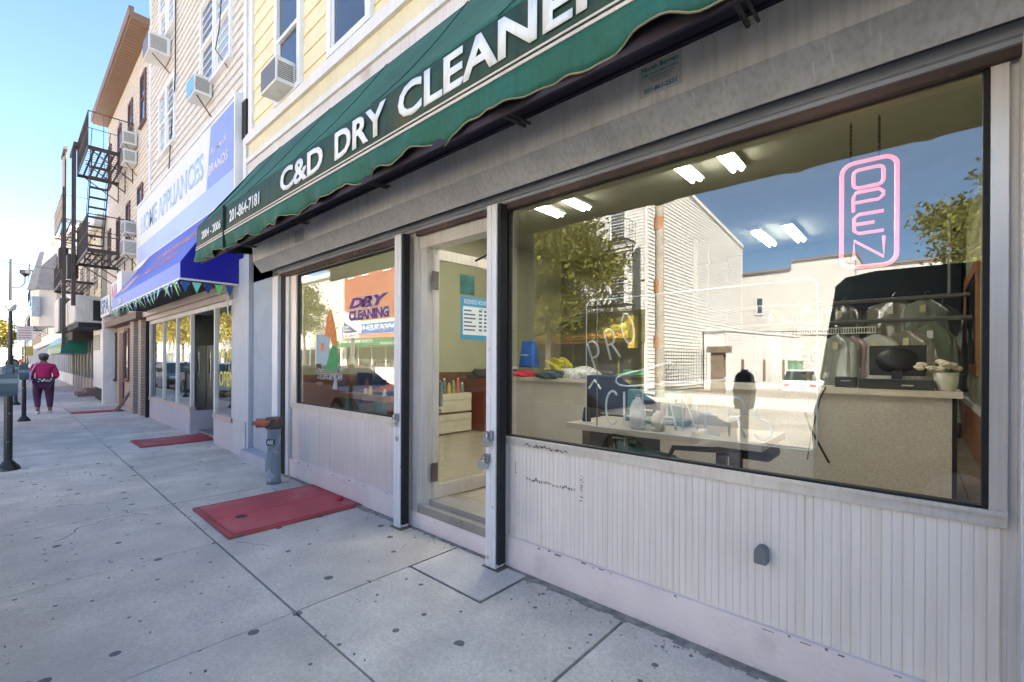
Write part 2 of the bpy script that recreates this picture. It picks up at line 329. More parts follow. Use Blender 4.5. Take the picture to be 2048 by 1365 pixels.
MB(FAC).box((-5.92,.878,.031),(-3.5,.893,.042)).build('sill',ALU,f)
frame_rect(-5.75,-3.6,.888,2.48,.03,.018,.012,.012,-.03,.012,'glazing_gasket',BLACK)
MB(FAC).box((-5.725,.895,-.006),(-3.61,2.47,0)).build('window_glass',GLASS,B)
# strip between pole and door with side light
mb=MB(FAC); mb.box((-3.40,.1,-.08),(-3.33,2.6,.02)); mb.box((-3.32,.1,-.1),(-3.25,2.56,.03)); mb.box((-3.25,.1,-.12),(-3.17,2.45,.0)); mb.box((-3.25,2.40,-.12),(-2.29,2.56,.01)); mb.box((-2.36,.1,-.1),(-2.295,2.4,.02)); mb.build('door_frame',ALU,B)
mb=MB(FAC); mb.box((-3.33,.10,-.25),(-2.3,.17,.028)); mb.box((-3.17,.17,-.22),(-2.36,.212,-.04)); mb.build('threshold',mat('worn_threshold',(.33,.31,.28),.5,metal=.3,var=.15,streak=.1),B)
# open glass door, swung inwards about its left edge
dr=R(86); DF=Frame((-3.17,.07,0),(math.cos(dr),math.sin(dr),0),(math.sin(dr),-math.cos(dr),0))
mb=MB(DF); mb.box((0,.215,-.022),(.05,2.40,.022)); mb.box((.82,.215,-.022),(.88,2.40,.022)); mb.box((.05,.215,-.021),(.82,.33,.021)); mb.box((.05,2.31,-.021),(.82,2.40,.021))
door=mb.build('door',ALU,B)
MB(DF).box((.05,.33,-.003),(.82,2.31,.003)).build('glass',GLASS2,door)
for z in (.45,2.12): MB(DF).box((-.03,z-.08,.0221),(.035,z+.08,.035)).build('hinge',mat('rusty_hinge',(.13,.11,.10),.6,var=.4,stain=((.14,.07,.04),20,.5,.7)),door)
mb=MB(DF); mb.tube([(.45,2.36,.03),(.52,2.44,.25),(.3,2.5,.38)],.010,6); mb.build('door_closer',BLACK,door)
# business hours notice and a small picture on the door glass
BLU=mat('notice_blue',(.06,.30,.50),.5); PAP=mat('notice_paper',(.75,.78,.76),.6)
sg=MB(DF).box((.30,1.62,.0035),(.66,2.02,.0055)).build('hours_notice',BLU); tag(sg,'blue and white business hours notice stuck on the open glass door','notice')
MB(DF).box((.325,1.665,.0056),(.635,1.93,.0066)).build('sheet',PAP,sg)
text('heading','BUSINESS HOURS',.042,DF,.48,1.955,.0056,WHITE,sg,width=.28,align='CENTER',ex=.001)
NT=mat('notice_text',(.05,.15,.28),.6)
for i in range(6):
    z=1.885-i*.036
    MB(DF).box((.335,z,.0067),(.335+random.uniform(.09,.15),z+.014,.0072)).build('text_line',NT,sg)
    MB(DF).box((.515,z,.0067),(.555,z+.018,.0072)).build('text_line',NT,sg); MB(DF).box((.58,z,.0067),(.62,z+.018,.0072)).build('text_line',NT,sg)
text('column_heading','OPEN CLOSE',.014,DF,.575,1.905,.0067,NT,sg,width=.11,align='CENTER',ex=.0005)
tag(MB(DF).box((.29,2.04,.0035),(.46,2.22,.0055)).build('small_picture',mat('dim_green_print',(.04,.14,.13),.4,var=.5,vs=9)),'small dark green picture stuck on the door glass above the hours notice','picture')
mb=MB(FAC); rd=random.Random(5)
for i in range(26):
    u=rd.uniform(-2.25,.2) if i%3 else rd.uniform(-5.85,-3.55); z=.170+rd.uniform(-.006,.004); mb.cbox((u,z,.0356),(rd.uniform(.01,.05),rd.uniform(.003,.012),.001))
o=mb.build('paint_chip',mat('chip_dark',(.22,.19,.17),.9,var=.4),B); o['kind']='stuff'
# --- shutter poles
def pole(x,name,label,zt=2.52):
    t=thing(name,label,'post',(x,-.1,0))
    mb=MB(); mb.box((x-.055,-.145,-.035),(x-.012,-.055,zt)); mb.box((x-.008,-.145,-.035),(x+.04,-.055,zt)); mb.box((x-.05,-.139,-.03),(x+.035,-.06,zt-.01)); mb.build('track',BLUEP,t)
    mb=MB(); mb.box((x+.041,-.135,0),(x+.068,-.07,zt)); mb.build('slot',BLACK,t)
    mb=MB(); mb.box((x-.075,-.165,-.039),(x+.085,-.045,-.03)); mb.build('foot_plate',mat('rusty_plate',(.16,.12,.09),.8,var=.4),t); return t
pole(-2.235,'shutter_post','pale blue steel shutter post right of the open door, carrying two padlocks')
pole(-3.385,'shutter_post','pale blue steel shutter post left of the open door, carrying one padlock')
def padlock(x,z,label,tilt):
    t=thing('padlock',label,'padlock',(x,-.16,z),'padlocks on the shutter posts')
    f=Frame((x,-.16,z),(math.cos(tilt),0,math.sin(tilt)),(0,-1,0))
    mb=MB(); mb.tube([(x,-.155,z-.012),(x,-.195,z-.012)],.036,18); mb.bevel(.004,1); mb.build('body',mat('lock_brass',(.62,.60,.55),.25,metal=.7,var=.1),t)
    pts=[(x+.017*math.cos(a)+math.sin(tilt)*.03*math.sin(a),-.175,z+.018+.045*math.sin(a)) for a in [math.pi*k/8 for k in range(9)]]
    MB().tube(pts,.006,6).build('shackle',STEEL,t)
    mb=MB(); mb.box((x+.01,-.17,z+.0),(x+.05,-.15,z+.07)); mb.bevel(.01,2); mb.build('hasp',mat('grey_hasp',(.22,.23,.25),.45,metal=.5,var=.2),t)
padlock(-3.40,.895,'small round padlock hanging on the post left of the door',.4)
padlock(-2.255,.865,'upper round padlock on the post right of the door',.1)
padlock(-2.29,.70,'lower round padlock on the post right of the door, hanging at a slant',.4)
mb=MB(); mb.tube([(-3.385,-.146,.74),(-3.385,-.155,.74)],.022,14); tag(mb.build('lock_plate',mat('grey_lock',(.34,.36,.40),.45,metal=.4)),'round grey lock plate on the left post just below its padlock','lock plate')
# left jamb tracks, blue column, white pilaster
mb=MB(FAC); mb.box((-6.32,-.04,0),(-6.14,2.5,.10)); mb.build('jamb_post',BLUEP,B)
mb=MB(FAC); mb.box((-6.14,-.04,-.05),(-6.02,2.5,.06)); mb.build('shutter_slot',BLACK,B)
mb=MB(FAC); mb.box((-6.02,-.04,-.02),(-5.925,2.5,.05)); mb.build('jamb_strip',WTRIM,B)
mb=MB(FAC); mb.box((-6.6,-.04,-.1),(-6.32,2.56,.0)); mb.build('side_board',mat('old_cream_board',(.48,.46,.42),.7,streak=.2),B)
mb=MB(FAC); mb.box((-6.55,2.15,.0),(-6.36,2.17,.012)); mb.box((-6.55,2.48,.0),(-6.36,2.5,.012)); mb.box((-6.465,2.17,.0),(-6.445,2.48,.012)); mb.build('vent_bars',WTRIM,B)
mb=MB(FAC); mb.box((-7.3,-.04,-.1),(-6.58,2.9,-.0)); mb.build('column',BLUEW,B)
mb=MB(FAC); mb.box((-8.0,-.04,-.1),(-7.31,2.95,.06)); mb.box((-7.9,.02,.06),(-7.4,.5,.075)); mb.build('pilaster',mat('pale_pilaster',(.47,.49,.54),.7,var=.05,streak=.15),B)
mb=MB(FAC); mb.box((-7.3,-.045,-.1),(-6.34,.13,.17)); mb.build('plinth',mat('blue_plinth',(.42,.44,.50),.85,var=.08,bump=.5,bs=30),B)
# right end post
mb=MB(FAC); mb.box((.235,-.04,-.05),(.262,2.56,.0)); mb.box((.262,-.04,-.06),(.34,2.56,.10)); mb.box((.38,-.04,-.1),(9,3.9,.02)); mb.build('end_post',WTRIM,B)
mb=MB(FAC); mb.box((.34,-.04,-.03),(.38,2.56,.06)); mb.build('end_slot',BLACK,B)
# --- shutter housing
HOUS=mat('housing_front_lightened',(.90,.87,.82),.6,metal=.15,var=.10,vs=2,streak=.16,stain=((.60,.55,.48),3.2,.58,.80))  # very pale tone stands in for street light missing under the awning
HOUS2=mat('housing_lower_darkened',(.46,.455,.445),.5,metal=.3,var=.10,streak=.25,stain=((.27,.265,.26),2.5,.55,.8))  # darker tone puts the shade of the slanted face into the colour
H=thing('shutter_housing','long weathered metal roller shutter housing above the shop windows','shutter housing',(-3,-.2,2.55))
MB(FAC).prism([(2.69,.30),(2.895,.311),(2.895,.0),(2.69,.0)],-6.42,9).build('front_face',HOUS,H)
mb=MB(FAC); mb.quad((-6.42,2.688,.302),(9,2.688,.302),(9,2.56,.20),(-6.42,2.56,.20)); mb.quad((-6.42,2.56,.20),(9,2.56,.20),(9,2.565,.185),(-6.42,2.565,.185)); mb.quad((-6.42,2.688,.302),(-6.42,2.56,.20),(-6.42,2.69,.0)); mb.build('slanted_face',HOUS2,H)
mb=MB(FAC); rd=random.Random(11)
for i in range(150):
    u=rd.uniform(-6.3,.9)+rd.choice((0,0,.2)); a=rd.uniform(0,.5); l=rd.uniform(.1,.5); wd_=rd.uniform(.0015,.005)
    def sp(q): return (2.688-.128*q,.3035-.102*q)
    (v0,w0),(v1,w1)=sp(a),sp(min(1,a+l)); mb.quad((u,v0,w0),(u+wd_,v0,w0),(u+wd_*.6+.004,v1,w1),(u+.004,v1,w1))
o=mb.build('paint_drip',mat('white_drip',(.55,.54,.52),.7,var=.15),H); o['kind']='stuff'
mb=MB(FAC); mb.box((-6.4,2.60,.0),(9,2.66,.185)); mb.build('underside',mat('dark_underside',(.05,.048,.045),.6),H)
mb=MB(FAC); mb.box((-6.2,2.555,.05),(9,2.60,.10)); mb.box((-6.2,2.535,.035),(9,2.555,.075)); mb.build('bottom_rail',mat('rail_metal',(.32,.33,.35),.45,metal=.3,var=.1),H)
mb=MB(FAC); mb.box((-6.2,2.48,.032),(-3.42,2.535,.06)); mb.box((-3.25,2.50,.032),(.3,2.535,.06)); mb.build('rusty_channel',mat('rusty_steel',(.07,.045,.038),.8,var=.4,stain=((.28,.12,.07),8,.62,.72)),H)
# stickers on the housing
def on_housing(u,v): return Frame((u,-.30-(v-2.715)*.0513,v),(1,0,0),(0,-1,0))
s1=MB(FAC); s1.hexa([(-1.05,2.735,.303),(-.835,2.735,.303),(-.835,2.735,.305),(-1.05,2.735,.305),(-1.05,2.885,.311),(-.835,2.885,.311),(-.835,2.885,.3135),(-1.05,2.885,.3135)])
s1=s1.build('door_company_sticker',mat('sticker_paper',(.74,.68,.62),.5,var=.05)); tag(s1,'white sticker with teal and blue lettering on the shutter housing above the big window','sticker')
TEAL=mat('teal_ink',(.02,.30,.28),.6); CY=mat('blue_ink',(.04,.30,.50),.6); LG=mat('grey_ink',(.30,.45,.42),.6)
text('lettering','North Bergen',.03,FAC,-.942,2.845,.3135,TEAL,s1,width=.185,align='CENTER',ex=.0008,bold=.02)
text('lettering','STEEL DOOR & IRON WORKS',.012,FAC,-.942,2.828,.3125,TEAL,s1,width=.18,align='CENTER',ex=.0008)
mb=MB(FAC)
for i in range(3): mb.box((-1.0+i*.01,2.815-i*.012,.3095),(-.87-i*.01,2.819-i*.012,.3122))
mb.build('fine_print',LG,s1)
text('lettering','201-861-2531',.022,FAC,-.942,2.75,.3075,CY,s1,width=.165,align='CENTER',ex=.0012,bold=.02)
s2=MB(FAC); s2.hexa([(-5.13,2.70,.302),(-4.90,2.70,.302),(-4.90,2.70,.304),(-5.13,2.70,.304),(-5.13,2.84,.308),(-4.90,2.84,.308),(-4.90,2.84,.312),(-5.13,2.84,.312)])
s2=s2.build('faded_sticker',mat('faded_paper',(.55,.52,.47),.6,var=.1)); tag(s2,'small faded paper sticker near the left end of the shutter housing','sticker')
mb=MB(FAC)
for i in range(5): mb.box((-5.11,2.815-i*.022,.31-i*.001),(-4.93,2.822-i*.022,.3125-i*.0011))
mb.build('fine_print',LG,s2)
# vent cap on the ribbed panel
t=thing('vent_cap','small grey hooded vent cap on the ribbed panel below the big window','vent',(-.55,-.03,.53))
mb=MB(); pr=[(-.027,.0),(.027,.0),(.027,.055)]+[(.027*math.cos(a),.055+.025*math.sin(a)) for a in [math.pi*k/8 for k in range(1,8)]]+[(-.027,.055)]
A=[(-.55+p[0],.478+p[1]) for p in pr]
vs0=[mb.b.verts.new((a,-.075,b)) for a,b in A]; vs1=[mb.b.verts.new((a,-.012,b)) for a,b in A]
mb.b.faces.new(vs0); mb.b.faces.new(vs1[::-1])
for i in range(len(A)): mb.b.faces.new((vs0[i],vs1[i],vs1[(i+1)%len(A)],vs0[(i+1)%len(A)]))
mb.bevel(.004,2); mb.build('hood',mat('grey_cast',(.17,.175,.18),.6,var=.1),t)
# ================================================================ GREEN AWNING
GRN=mat('green_canvas',(.012,.105,.070),.75,var=.22,vs=1.1,bump=.4,bs=14,stain=((.035,.15,.11),6,.58,.8),streak=.18)
GRND=mat('shaded_grimy_green',(.017,.052,.028),.7,var=.15,vs=2,stain=((.065,.060,.018),2.4,.52,.72),streak=.45)  # darker green holds the upright band's shade; olive blotches and streaks are grime
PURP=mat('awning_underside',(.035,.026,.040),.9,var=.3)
AW=thing('green_awning','long green fabric shop awning with white lettering and a wavy valance','awning',(-3,-.45,2.8))
YF=.86
def aw_grid(name,fn,us,n2,m,parent,sm=True):
    b=bmesh.new(); G=[[b.verts.new(FAC(*fn(u,j/n2))) for j in range(n2+1)] for u in us]
    for i in range(len(us)-1):
        for j in range(n2): b.faces.new((G[i][j],G[i+1][j],G[i+1][j+1],G[i][j+1]))
    bmesh.ops.recalc_face_normals(b,faces=b.faces); bmesh.ops.solidify(b,geom=list(b.faces),thickness=.004)
    me=bpy.data.meshes.new(name); b.to_mesh(me); b.free(); me.materials.append(m)
    for p in me.polygons: p.use_smooth=sm
    return link(name,me,parent)
us=[-6.62+i*.12 for i in range(131)]
def slope(u,t):
    uu=u-.42*(1-t)*max(0,1-(u+6.62)/1.5); sag=(-.03-.022*(1-math.cos(2*math.pi*(u+6.3)/1.5))/2-.006*math.sin(u*11+t*5))*math.sin(math.pi*t)
    return (uu,4.22+(3.06-4.22)*t+sag,.03+(YF-.03)*t)
canopy=aw_grid('canopy',slope,us,8,GRN,AW)
SEAM=mat('seam_thread',(.008,.06,.04),.8)
for k_ in range(11):
    u_=-6.0+k_*1.5*.75
    mb=MB(FAC); mb.tube([(slope(u_,j/8)[0],slope(u_,j/8)[1]+.004,slope(u_,j/8)[2]+.003) for j in range(9)],.0035,4); mb.build('canopy_seam',SEAM,canopy)
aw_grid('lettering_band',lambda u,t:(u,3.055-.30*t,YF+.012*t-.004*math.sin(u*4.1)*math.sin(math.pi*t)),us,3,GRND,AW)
mb=MB(FAC); mb.box((-6.62,2.785,YF+.013),(9,2.795,YF+.019)); mb.box((-6.62,2.757,YF+.013),(9,2.772,YF+.019)); mb.build('stripe',mat('cream_stripe',(.62,.54,.45),.7,var=.1),AW)
usv=[-6.62+i*.03 for i in range(521)]
def val(u,t):
    sc=.014*math.sin(math.pi*(u+6.62)/.23)+.006*math.sin(u*9.1)+.005*math.sin(u*41)
    return (u,2.757-t*(.128+sc),YF+.014-.02*t+ (.028*math.sin(u*7.3)+.018*math.sin(u*17+1))*t)
valance=aw_grid('valance',val,usv,4,GRN,AW)
VE=mat('valance_binding',(.28,.24,.13),.8,var=.2)
mb=MB(FAC); mb.tube([val(u,1.01) for u in usv],.004,4); mb.build('binding',VE,valance)
# left end cheek and underside frame
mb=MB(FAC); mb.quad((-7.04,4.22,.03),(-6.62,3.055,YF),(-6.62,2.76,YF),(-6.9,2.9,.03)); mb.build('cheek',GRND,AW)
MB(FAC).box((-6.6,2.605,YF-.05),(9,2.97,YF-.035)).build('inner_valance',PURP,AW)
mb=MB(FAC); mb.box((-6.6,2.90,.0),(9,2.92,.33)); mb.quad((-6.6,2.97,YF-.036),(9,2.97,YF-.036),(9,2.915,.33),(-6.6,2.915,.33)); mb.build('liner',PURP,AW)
mb=MB(FAC)
for u in (-6.3,-4.8,-3.3,-1.8,-.55,1.2,3): 
    mb.tube([(u,2.82,YF-.02),(u,2.86,.30)],.012,6); mb.tube([(u+.04,2.82,YF-.02),(u+.04,2.86,.30)],.008,6)
mb.tube([(-6.6,2.81,YF-.03),(9,2.81,YF-.03)],.014,6); mb.build('frame_bar',IRON,AW)
mb=MB(FAC); mb.box((-5.545,2.62,YF+.004),(-5.53,3.07,YF+.03)); mb.build('seam',mat('seam_gap_cloth',(.006,.03,.02),.9),AW)  # dark strip marking the gap between the two awning sections
LW=mat('white_lettering',(.80,.80,.77),.6,var=.05,stain=((.55,.55,.46),5,.62,.8),streak=.10)
for s_,a,b_,h_ in (('C&D',-4.05,-3.27,.195),('DRY',-3.09,-2.44,.195),('CLEANERS',-2.31,-.70,.20)):
    text('lettering',s_,h_,FAC,a,2.832,YF+.014,LW,AW,width=b_-a,bold=.028,ex=.0015)
text('lettering','201-864-7181',.125,FAC,-5.37,2.855,YF+.014,LW,AW,width=.84,bold=.02,ex=.002)
text('lettering','2004 - 2006',.095,FAC,-6.38,2.855,YF+.014,LW,AW,width=.72,bold=.02,ex=.002)
# ================================================================ INTERIOR
FZ=.20
IN=thing('shop_interior','cream painted shop room with a tiled floor and a wood panelled lower wall','room',(-3,4,FZ))
MB().box((-6.35,.13,FZ-.05),(.62,9,FZ)).build('floor',tile_mat('beige_floor_tile',(.42,.36,.28),(.38,.33,.26),(.22,.19,.15)),IN)
MB().box((-6.35,.0,3.78),(.62,9,3.9)).build('ceiling',CEIL,IN)
MB().box((-6.5,.06,FZ-.05),(-6.3,9,3.78)).build('side_wall',OLIVE,IN)
MB().box((.56,.06,FZ-.05),(.75,9,3.78)).build('side_wall',OLIVE,IN)
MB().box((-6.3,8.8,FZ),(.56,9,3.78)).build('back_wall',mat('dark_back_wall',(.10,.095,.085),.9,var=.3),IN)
MB().box((-6.3,.05,2.52),(.56,.12,3.78)).build('front_wall',OLIVE,IN)
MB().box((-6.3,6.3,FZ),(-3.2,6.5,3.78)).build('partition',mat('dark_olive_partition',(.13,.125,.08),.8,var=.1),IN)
WOODD=mat('dark_red_wood',(.13,.045,.022),.45,var=.3,vs=6,streak=.3)
WOODO=mat('orange_wood',(.36,.15,.06),.45,var=.25,vs=5,streak=.3)
MB().box((-6.3,.1,FZ),(-6.27,5.2,1.22)).build('wainscot',WOODD,IN)
mb=MB(); mb.box((.52,1,FZ),(.56,8.8,.83)); w_=mb.build('wainscot',WOODO,IN)
MB().box((.50,1,.83),(.56,8.8,.90)).build('chair_rail',WTRIM,w_)
mb=MB(); mb.box((.53,5.7,1.26),(.56,5.95,2.75)); mb.box((.53,8.0,1.26),(.56,8.35,2.75)); mb.box((.53,5.95,1.26),(.56,8.0,1.42)); mb.box((.53,5.95,2.6),(.56,8.0,2.75))
fr_=mb.build('wall_mirror',WOODO); tag(fr_,'wood framed mirror on the right wall behind the flower pot','mirror')
MB().box((.545,5.95,1.42),(.555,8.0,2.6)).build('mirror_glass',mat('mirror',(.35,.37,.38),.03,metal=1,var=0),fr_)
TUBE=mat('fluorescent_tube',(1,1,1),.5,var=0,emis=(1,.97,.88),es=4)
def ceiling_light(x,y,label):
    t=thing('ceiling_light',label,'ceiling light',(x,y,3.75),'fluorescent ceiling lights')
    for dx in (-.24,.24):
        mb=MB(); mb.hexa([(x+dx-.09,y-.65,3.72),(x+dx+.09,y-.65,3.72),(x+dx+.09,y+.65,3.72),(x+dx-.09,y+.65,3.72),(x+dx-.05,y-.65,3.78),(x+dx+.05,y-.65,3.78),(x+dx+.05,y+.65,3.78),(x+dx-.05,y+.65,3.78)]); mb.build('fixture',WHITE,t)
        for e in (-.045,.045): MB().tube([(x+dx+e,y-.6,3.695),(x+dx+e,y+.6,3.695)],.022,8).build('tube',TUBE,t)
for a in ((-1.85,2.75,'lit twin fluorescent light above the right half of the big window'),(-3.95,2.75,'lit twin fluorescent light near the top left corner of the big window'),(-1.9,6.9,'lit twin fluorescent light at the back, seen in the sky reflection'),(-1.6,.95,'unseen fluorescent light added behind the big window head to light the counter'),(-3.0,.95,'unseen fluorescent light added behind the door head to light the counter')): ceiling_light(*a)  # last two fixtures are added out of view to brighten the counter front
# long counter; this group is scaled down about the camera position, to sit 3.2 m behind the glass
MB.DEF=lambda x,y,z: Vector((x*.836,y*.836-.397,z*.836+.233))
CT=thing('service_counter','long beige speckled laminate counter running across the shop','counter',(-3,4.3,FZ))
MB().box((-6.6,4.32,-.05),(.26,4.36,1.05)).build('front_panel',mat('speckled_laminate',(.56,.515,.475),.5,var=.05,fine=55),CT)
MB().box((-6.6,4.26,1.05),(.34,4.95,1.12)).build('counter_top',mat('counter_top',(.60,.53,.46),.35,var=.05),CT)
MB().box((.262,4.33,-.05),(.30,4.9,1.05)).build('end_panel',BLACK,CT)
# monitor
t=thing('computer_monitor','black computer monitor seen from behind on the beige counter','monitor',(-.2,4.6,1.12))
mb=MB(); mb.box((-.46,4.62,1.27),(.06,4.66,1.63)); mb.bevel(.012,2); mb.build('screen_back',mat('black_plastic',(.012,.012,.013),.35,var=.1),t)
mb=MB(); mb.ball((-.2,4.62,1.45),.2,(1,.18,.75),20); mb.build('back_bulge',MATS['black_plastic'],t,True)
mb=MB(); mb.box((-.25,4.60,1.14),(-.15,4.65,1.4)); mb.box((-.36,4.52,1.12),(-.04,4.74,1.145)); mb.build('stand',MATS['black_plastic'],t)
t=thing('receipt_printer','small black receipt printer on the counter left of the monitor','printer',(-.66,4.5,1.12))
mb=MB(); mb.box((-.78,4.42,1.12),(-.56,4.62,1.25)); mb.bevel(.01,2); mb.build('body',MATS['black_plastic'],t); MB().box((-.72,4.41,1.2),(-.62,4.419,1.205)).build('slot',WHITE,t)
t=thing('till_box','wide dark till box lying under the monitor','till',(-.1,4.5,1.12))
mb=MB(); mb.box((-.54,4.3,1.122),(.12,4.5,1.235)); mb.bevel(.006,1); mb.build('body',mat('charcoal_metal',(.035,.035,.037),.5),t); MB().box((-.15,4.292,1.16),(-.05,4.299,1.18)).build('handle',STEEL,t)
# potted roses
t=thing('flower_pot','cream roses in a ribbed white pot at the right end of the counter','flower pot',(.22,4.45,1.12))
mb=MB(); mb.lathe([(.075,0),(.08,.01),(.095,.10),(.105,.2),(.097,.2),(.09,.19)],(.215,4.42,1.12),24); mb.build('pot',mat('white_ceramic',(.62,.58,.50),.4,var=.05,bump=.6,bs=30),t,True)
ROSE=mat('cream_petal',(.66,.56,.45),.7,var=.12,vs=30)
for i in range(11):
    a=random.uniform(0,6.28); q=random.uniform(0,.17); c=(.2+q*math.cos(a)*1.2-.05,4.42+q*math.sin(a)*.7,1.35+random.uniform(0,.1)-q*.25)
    mb=MB()
    for k in range(4):
        e=k*1.6; mb.ball((c[0]+.014*math.cos(e),c[1]+.014*math.sin(e),c[2]+.006*k),.042-.006*k,(1,1,.75),8)
    mb.build('rose',ROSE,t,True)
mb=MB()
for i in range(40):
    a=random.uniform(0,6.28); q=random.uniform(.03,.2); c=Vector((.2+q*math.cos(a),4.42+q*math.sin(a),1.30+random.uniform(-.01,.1))); d=Vector((math.cos(a),math.sin(a),random.uniform(-.5,.5)))*.05; e=Vector((-math.sin(a),math.cos(a),.2))*.022
    mb.quad(c-d,c-e,c+d,c+e)
mb.build('leaves',mat('rose_leaf',(.05,.10,.04),.6,var=.3),t)
# sanitizer bottle, dried bouquet, cables
t=thing('sanitizer_bottle','clear pump bottle at the left end of the office things on the counter','bottle',(-.98,4.45,1.12))
MB().lathe([(.035,0),(.04,.02),(.04,.13),(.015,.16),(.015,.19)],(-.98,4.45,1.12),12).build('body',mat('clear_gel',(.45,.55,.55),.1,var=.05),t,True); MB().tube([(-.98,4.45,1.31),(-.98,4.45,1.35),(-1.02,4.45,1.35)],.008,6).build('pump',WHITE,t)
t=thing('dried_bouquet','small bunch of dark red dried flowers beside the pump bottle','flowers',(-1.08,4.5,1.12))
mb=MB()
for i in range(22): mb.ball((-1.06+random.uniform(-.06,.05),4.5+random.uniform(-.05,.05),1.28+random.uniform(0,.27)),random.uniform(.014,.026),n=6)
mb.build('blooms',mat('dried_red',(.14,.05,.04),.8,var=.4,vs=20),t); MB().tube([(-1.06,4.5,1.12),(-1.06,4.5,1.4)],.02,6).build('stem',mat('straw',(.35,.25,.12),.8),t)
mb=MB(); mb.tube([(-.85,4.25,1.13),(-.90,4.23,1.0),(-.95,4.23,.75),(-.99,4.22,.55),(-1.02,4.2,.30),(-1.03,4.2,.22)],.006,5); tag(mb.build('power_cord',BLACK),'thin black cord hanging down the front of the counter','cord')
tag(MB().tube([(-1.06,4.22,.80),(-1.0,4.18,.62),(-.9,4.16,.42),(-.80,4.15,.22)],.011,5).build('leaning_cane',BLACK),'thin black stick leaning across the front of the counter','stick')
# cloths and bags on the counter, left
def blob(name,c,s_,m,label,cat,seed,n=14,amp=.35,group=None):
    rn=random.Random(seed); b=bmesh.new(); bmesh.ops.create_icosphere(b,subdivisions=4,radius=1)
    ph=[(rn.uniform(1.5,5),rn.uniform(1.5,5),rn.uniform(1.5,5),rn.uniform(0,6)) for _ in range(5)]
    for v in b.verts:
        q=v.co.copy(); d=1+amp*.3*sum(math.sin(q.x*p[0]*1.6+q.y*p[1]*1.6+q.z*p[2]+p[3]) for p in ph)/2
        v.co=(MB.DEF or (lambda *a:Vector(a)))(*(Vector((q.x*s_[0]*d,q.y*s_[1]*d,max(q.z*d,-.35)*s_[2]))+Vector(c)+Vector((0,0,.35*s_[2]))))
    me=bpy.data.meshes.new(name); b.to_mesh(me); b.free(); me.materials.append(m)
    for p in me.polygons: p.use_smooth=True
    return tag(link(name,me),label,cat,group)
t=thing('shopping_bag','royal blue shopping bag standing at the far left end of the counter','bag',(-5.85,4.6,1.12))
mb=MB(); mb.hexa([(-6.05,4.5,1.3),(-5.68,4.5,1.3),(-5.68,4.75,1.3),(-6.05,4.75,1.3),(-6.0,4.55,1.83),(-5.73,4.55,1.83),(-5.73,4.7,1.83),(-6.0,4.7,1.83)]); mb.bevel(.02,2); mb.build('bag_body',mat('blue_bag',(.015,.10,.42),.45,var=.2,vs=8),t); MB().box((-5.98,4.497,1.54),(-5.78,4.5,1.555)).build('print',WHITE,t)
blob('red_cloth',(-5.85,4.42,1.12),(.3,.2,.09),mat('red_fabric',(.5,.02,.04),.8,var=.2),'red folded cloth at the left end of the counter','cloth',1)
blob('denim_cloth',(-5.15,4.36,1.10),(.3,.16,.10),mat('denim',(.05,.075,.10),.9,var=.3,vs=20),'dark denim garment hanging over the counter edge','garment',2)
blob('white_cloth',(-4.55,4.5,1.12),(.42,.22,.15),mat('patterned_cloth',(.58,.58,.55),.8,var=.45,vs=26),'pale patterned cloth heaped on the counter','cloth',3)
blob('green_cloth',(-3.5,4.5,1.12),(.33,.2,.12),mat('green_fabric',(.02,.28,.08),.7,var=.3,vs=8),'bright green cloth on the counter behind the neon sign','cloth',4)
blob('yellow_bouquet',(-5.25,4.75,1.25),(.28,.15,.16),mat('yellow_leaf',(.36,.33,.02),.8,var=.6,vs=26),'yellow green artificial flowers beside the blue bag','flowers',5,amp=.9)
blob('dark_bundle',(-3.0,4.7,1.12),(.5,.2,.12),mat('dark_fabric',(.02,.02,.022),.8,var=.3),'dark folded garments on the counter right of the green cloth','garment',6)
MB.DEF=None
t=thing('storage_cart','dark storage cart standing between the work table and the counter','cart',(-2.9,2.0,FZ))
MB().box((-2.80,1.95,FZ+.1),(-2.12,2.4,1.27)).bevel(.02,2).build('case',mat('dark_cart',(.018,.015,.013),.5,var=.3),t); MB().box((-2.6,1.94,.85),(-2.3,1.949,.87)).build('handle',STEEL,t)
mb=MB(); mb.tube([(-2.75,1.93,1.12),(-2.68,1.93,1.22),(-2.6,1.93,1.12)],.012,4); mb.build('hook',WHITE,t)
# work table in the window
WT=thing('sewing_table','beige work table standing just behind the big window','table',(-1.4,.8,FZ))
MB().box((-2.06,.50,.90),(-.68,1.12,.944)).build('table_top',mat('beige_table',(.42,.36,.30),.4,var=.06),WT)
for x,y in ((-1.92,.6),(-.85,.62),(-1.92,1.0),(-1.05,1.0)): MB().box((x-.035,y-.02,FZ),(x+.035,y+.02,.90)).build('leg',mat('brown_steel',(.085,.06,.05),.5,metal=.3),WT)
mb=MB(); mb.tube([(-1.75,.62,.88),(-1.78,.62,.66),(-1.66,.62,.66),(-1.70,.62,.88)],.01,6); mb.tube([(-1.33,.6,.62),(-1.24,.6,.84),(-.98,.6,.86),(-.72,.6,.9)],.018,6); mb.build('brace',BLACK,WT)
mb=MB(); mb.box((-.98,.62,.82),(-.66,.9,.88)); mb.bevel(.02,2); mb.build('tray',BLACK,WT)
TG=mat('teal_enamel',(.10,.24,.235),.3,var=.12,metal=.2)
t=thing('sewing_motor','teal green sewing machine motor slung under the work table','motor',(-1.5,.75,.75))
mb=MB(); mb.tube([(-1.62,.7,.74),(-1.28,.7,.70)],.07,16); mb.build('housing',TG,t,True); mb=MB(); mb.box((-1.72,.64,.68),(-1.60,.8,.84)); mb.bevel(.015,2); mb.build('gear_box',TG,t); MB().tube([(-1.70,.6,.86),(-1.6,.6,.86),(-1.6,.6,.80)],.012,6).build('clamp',STEEL,t)
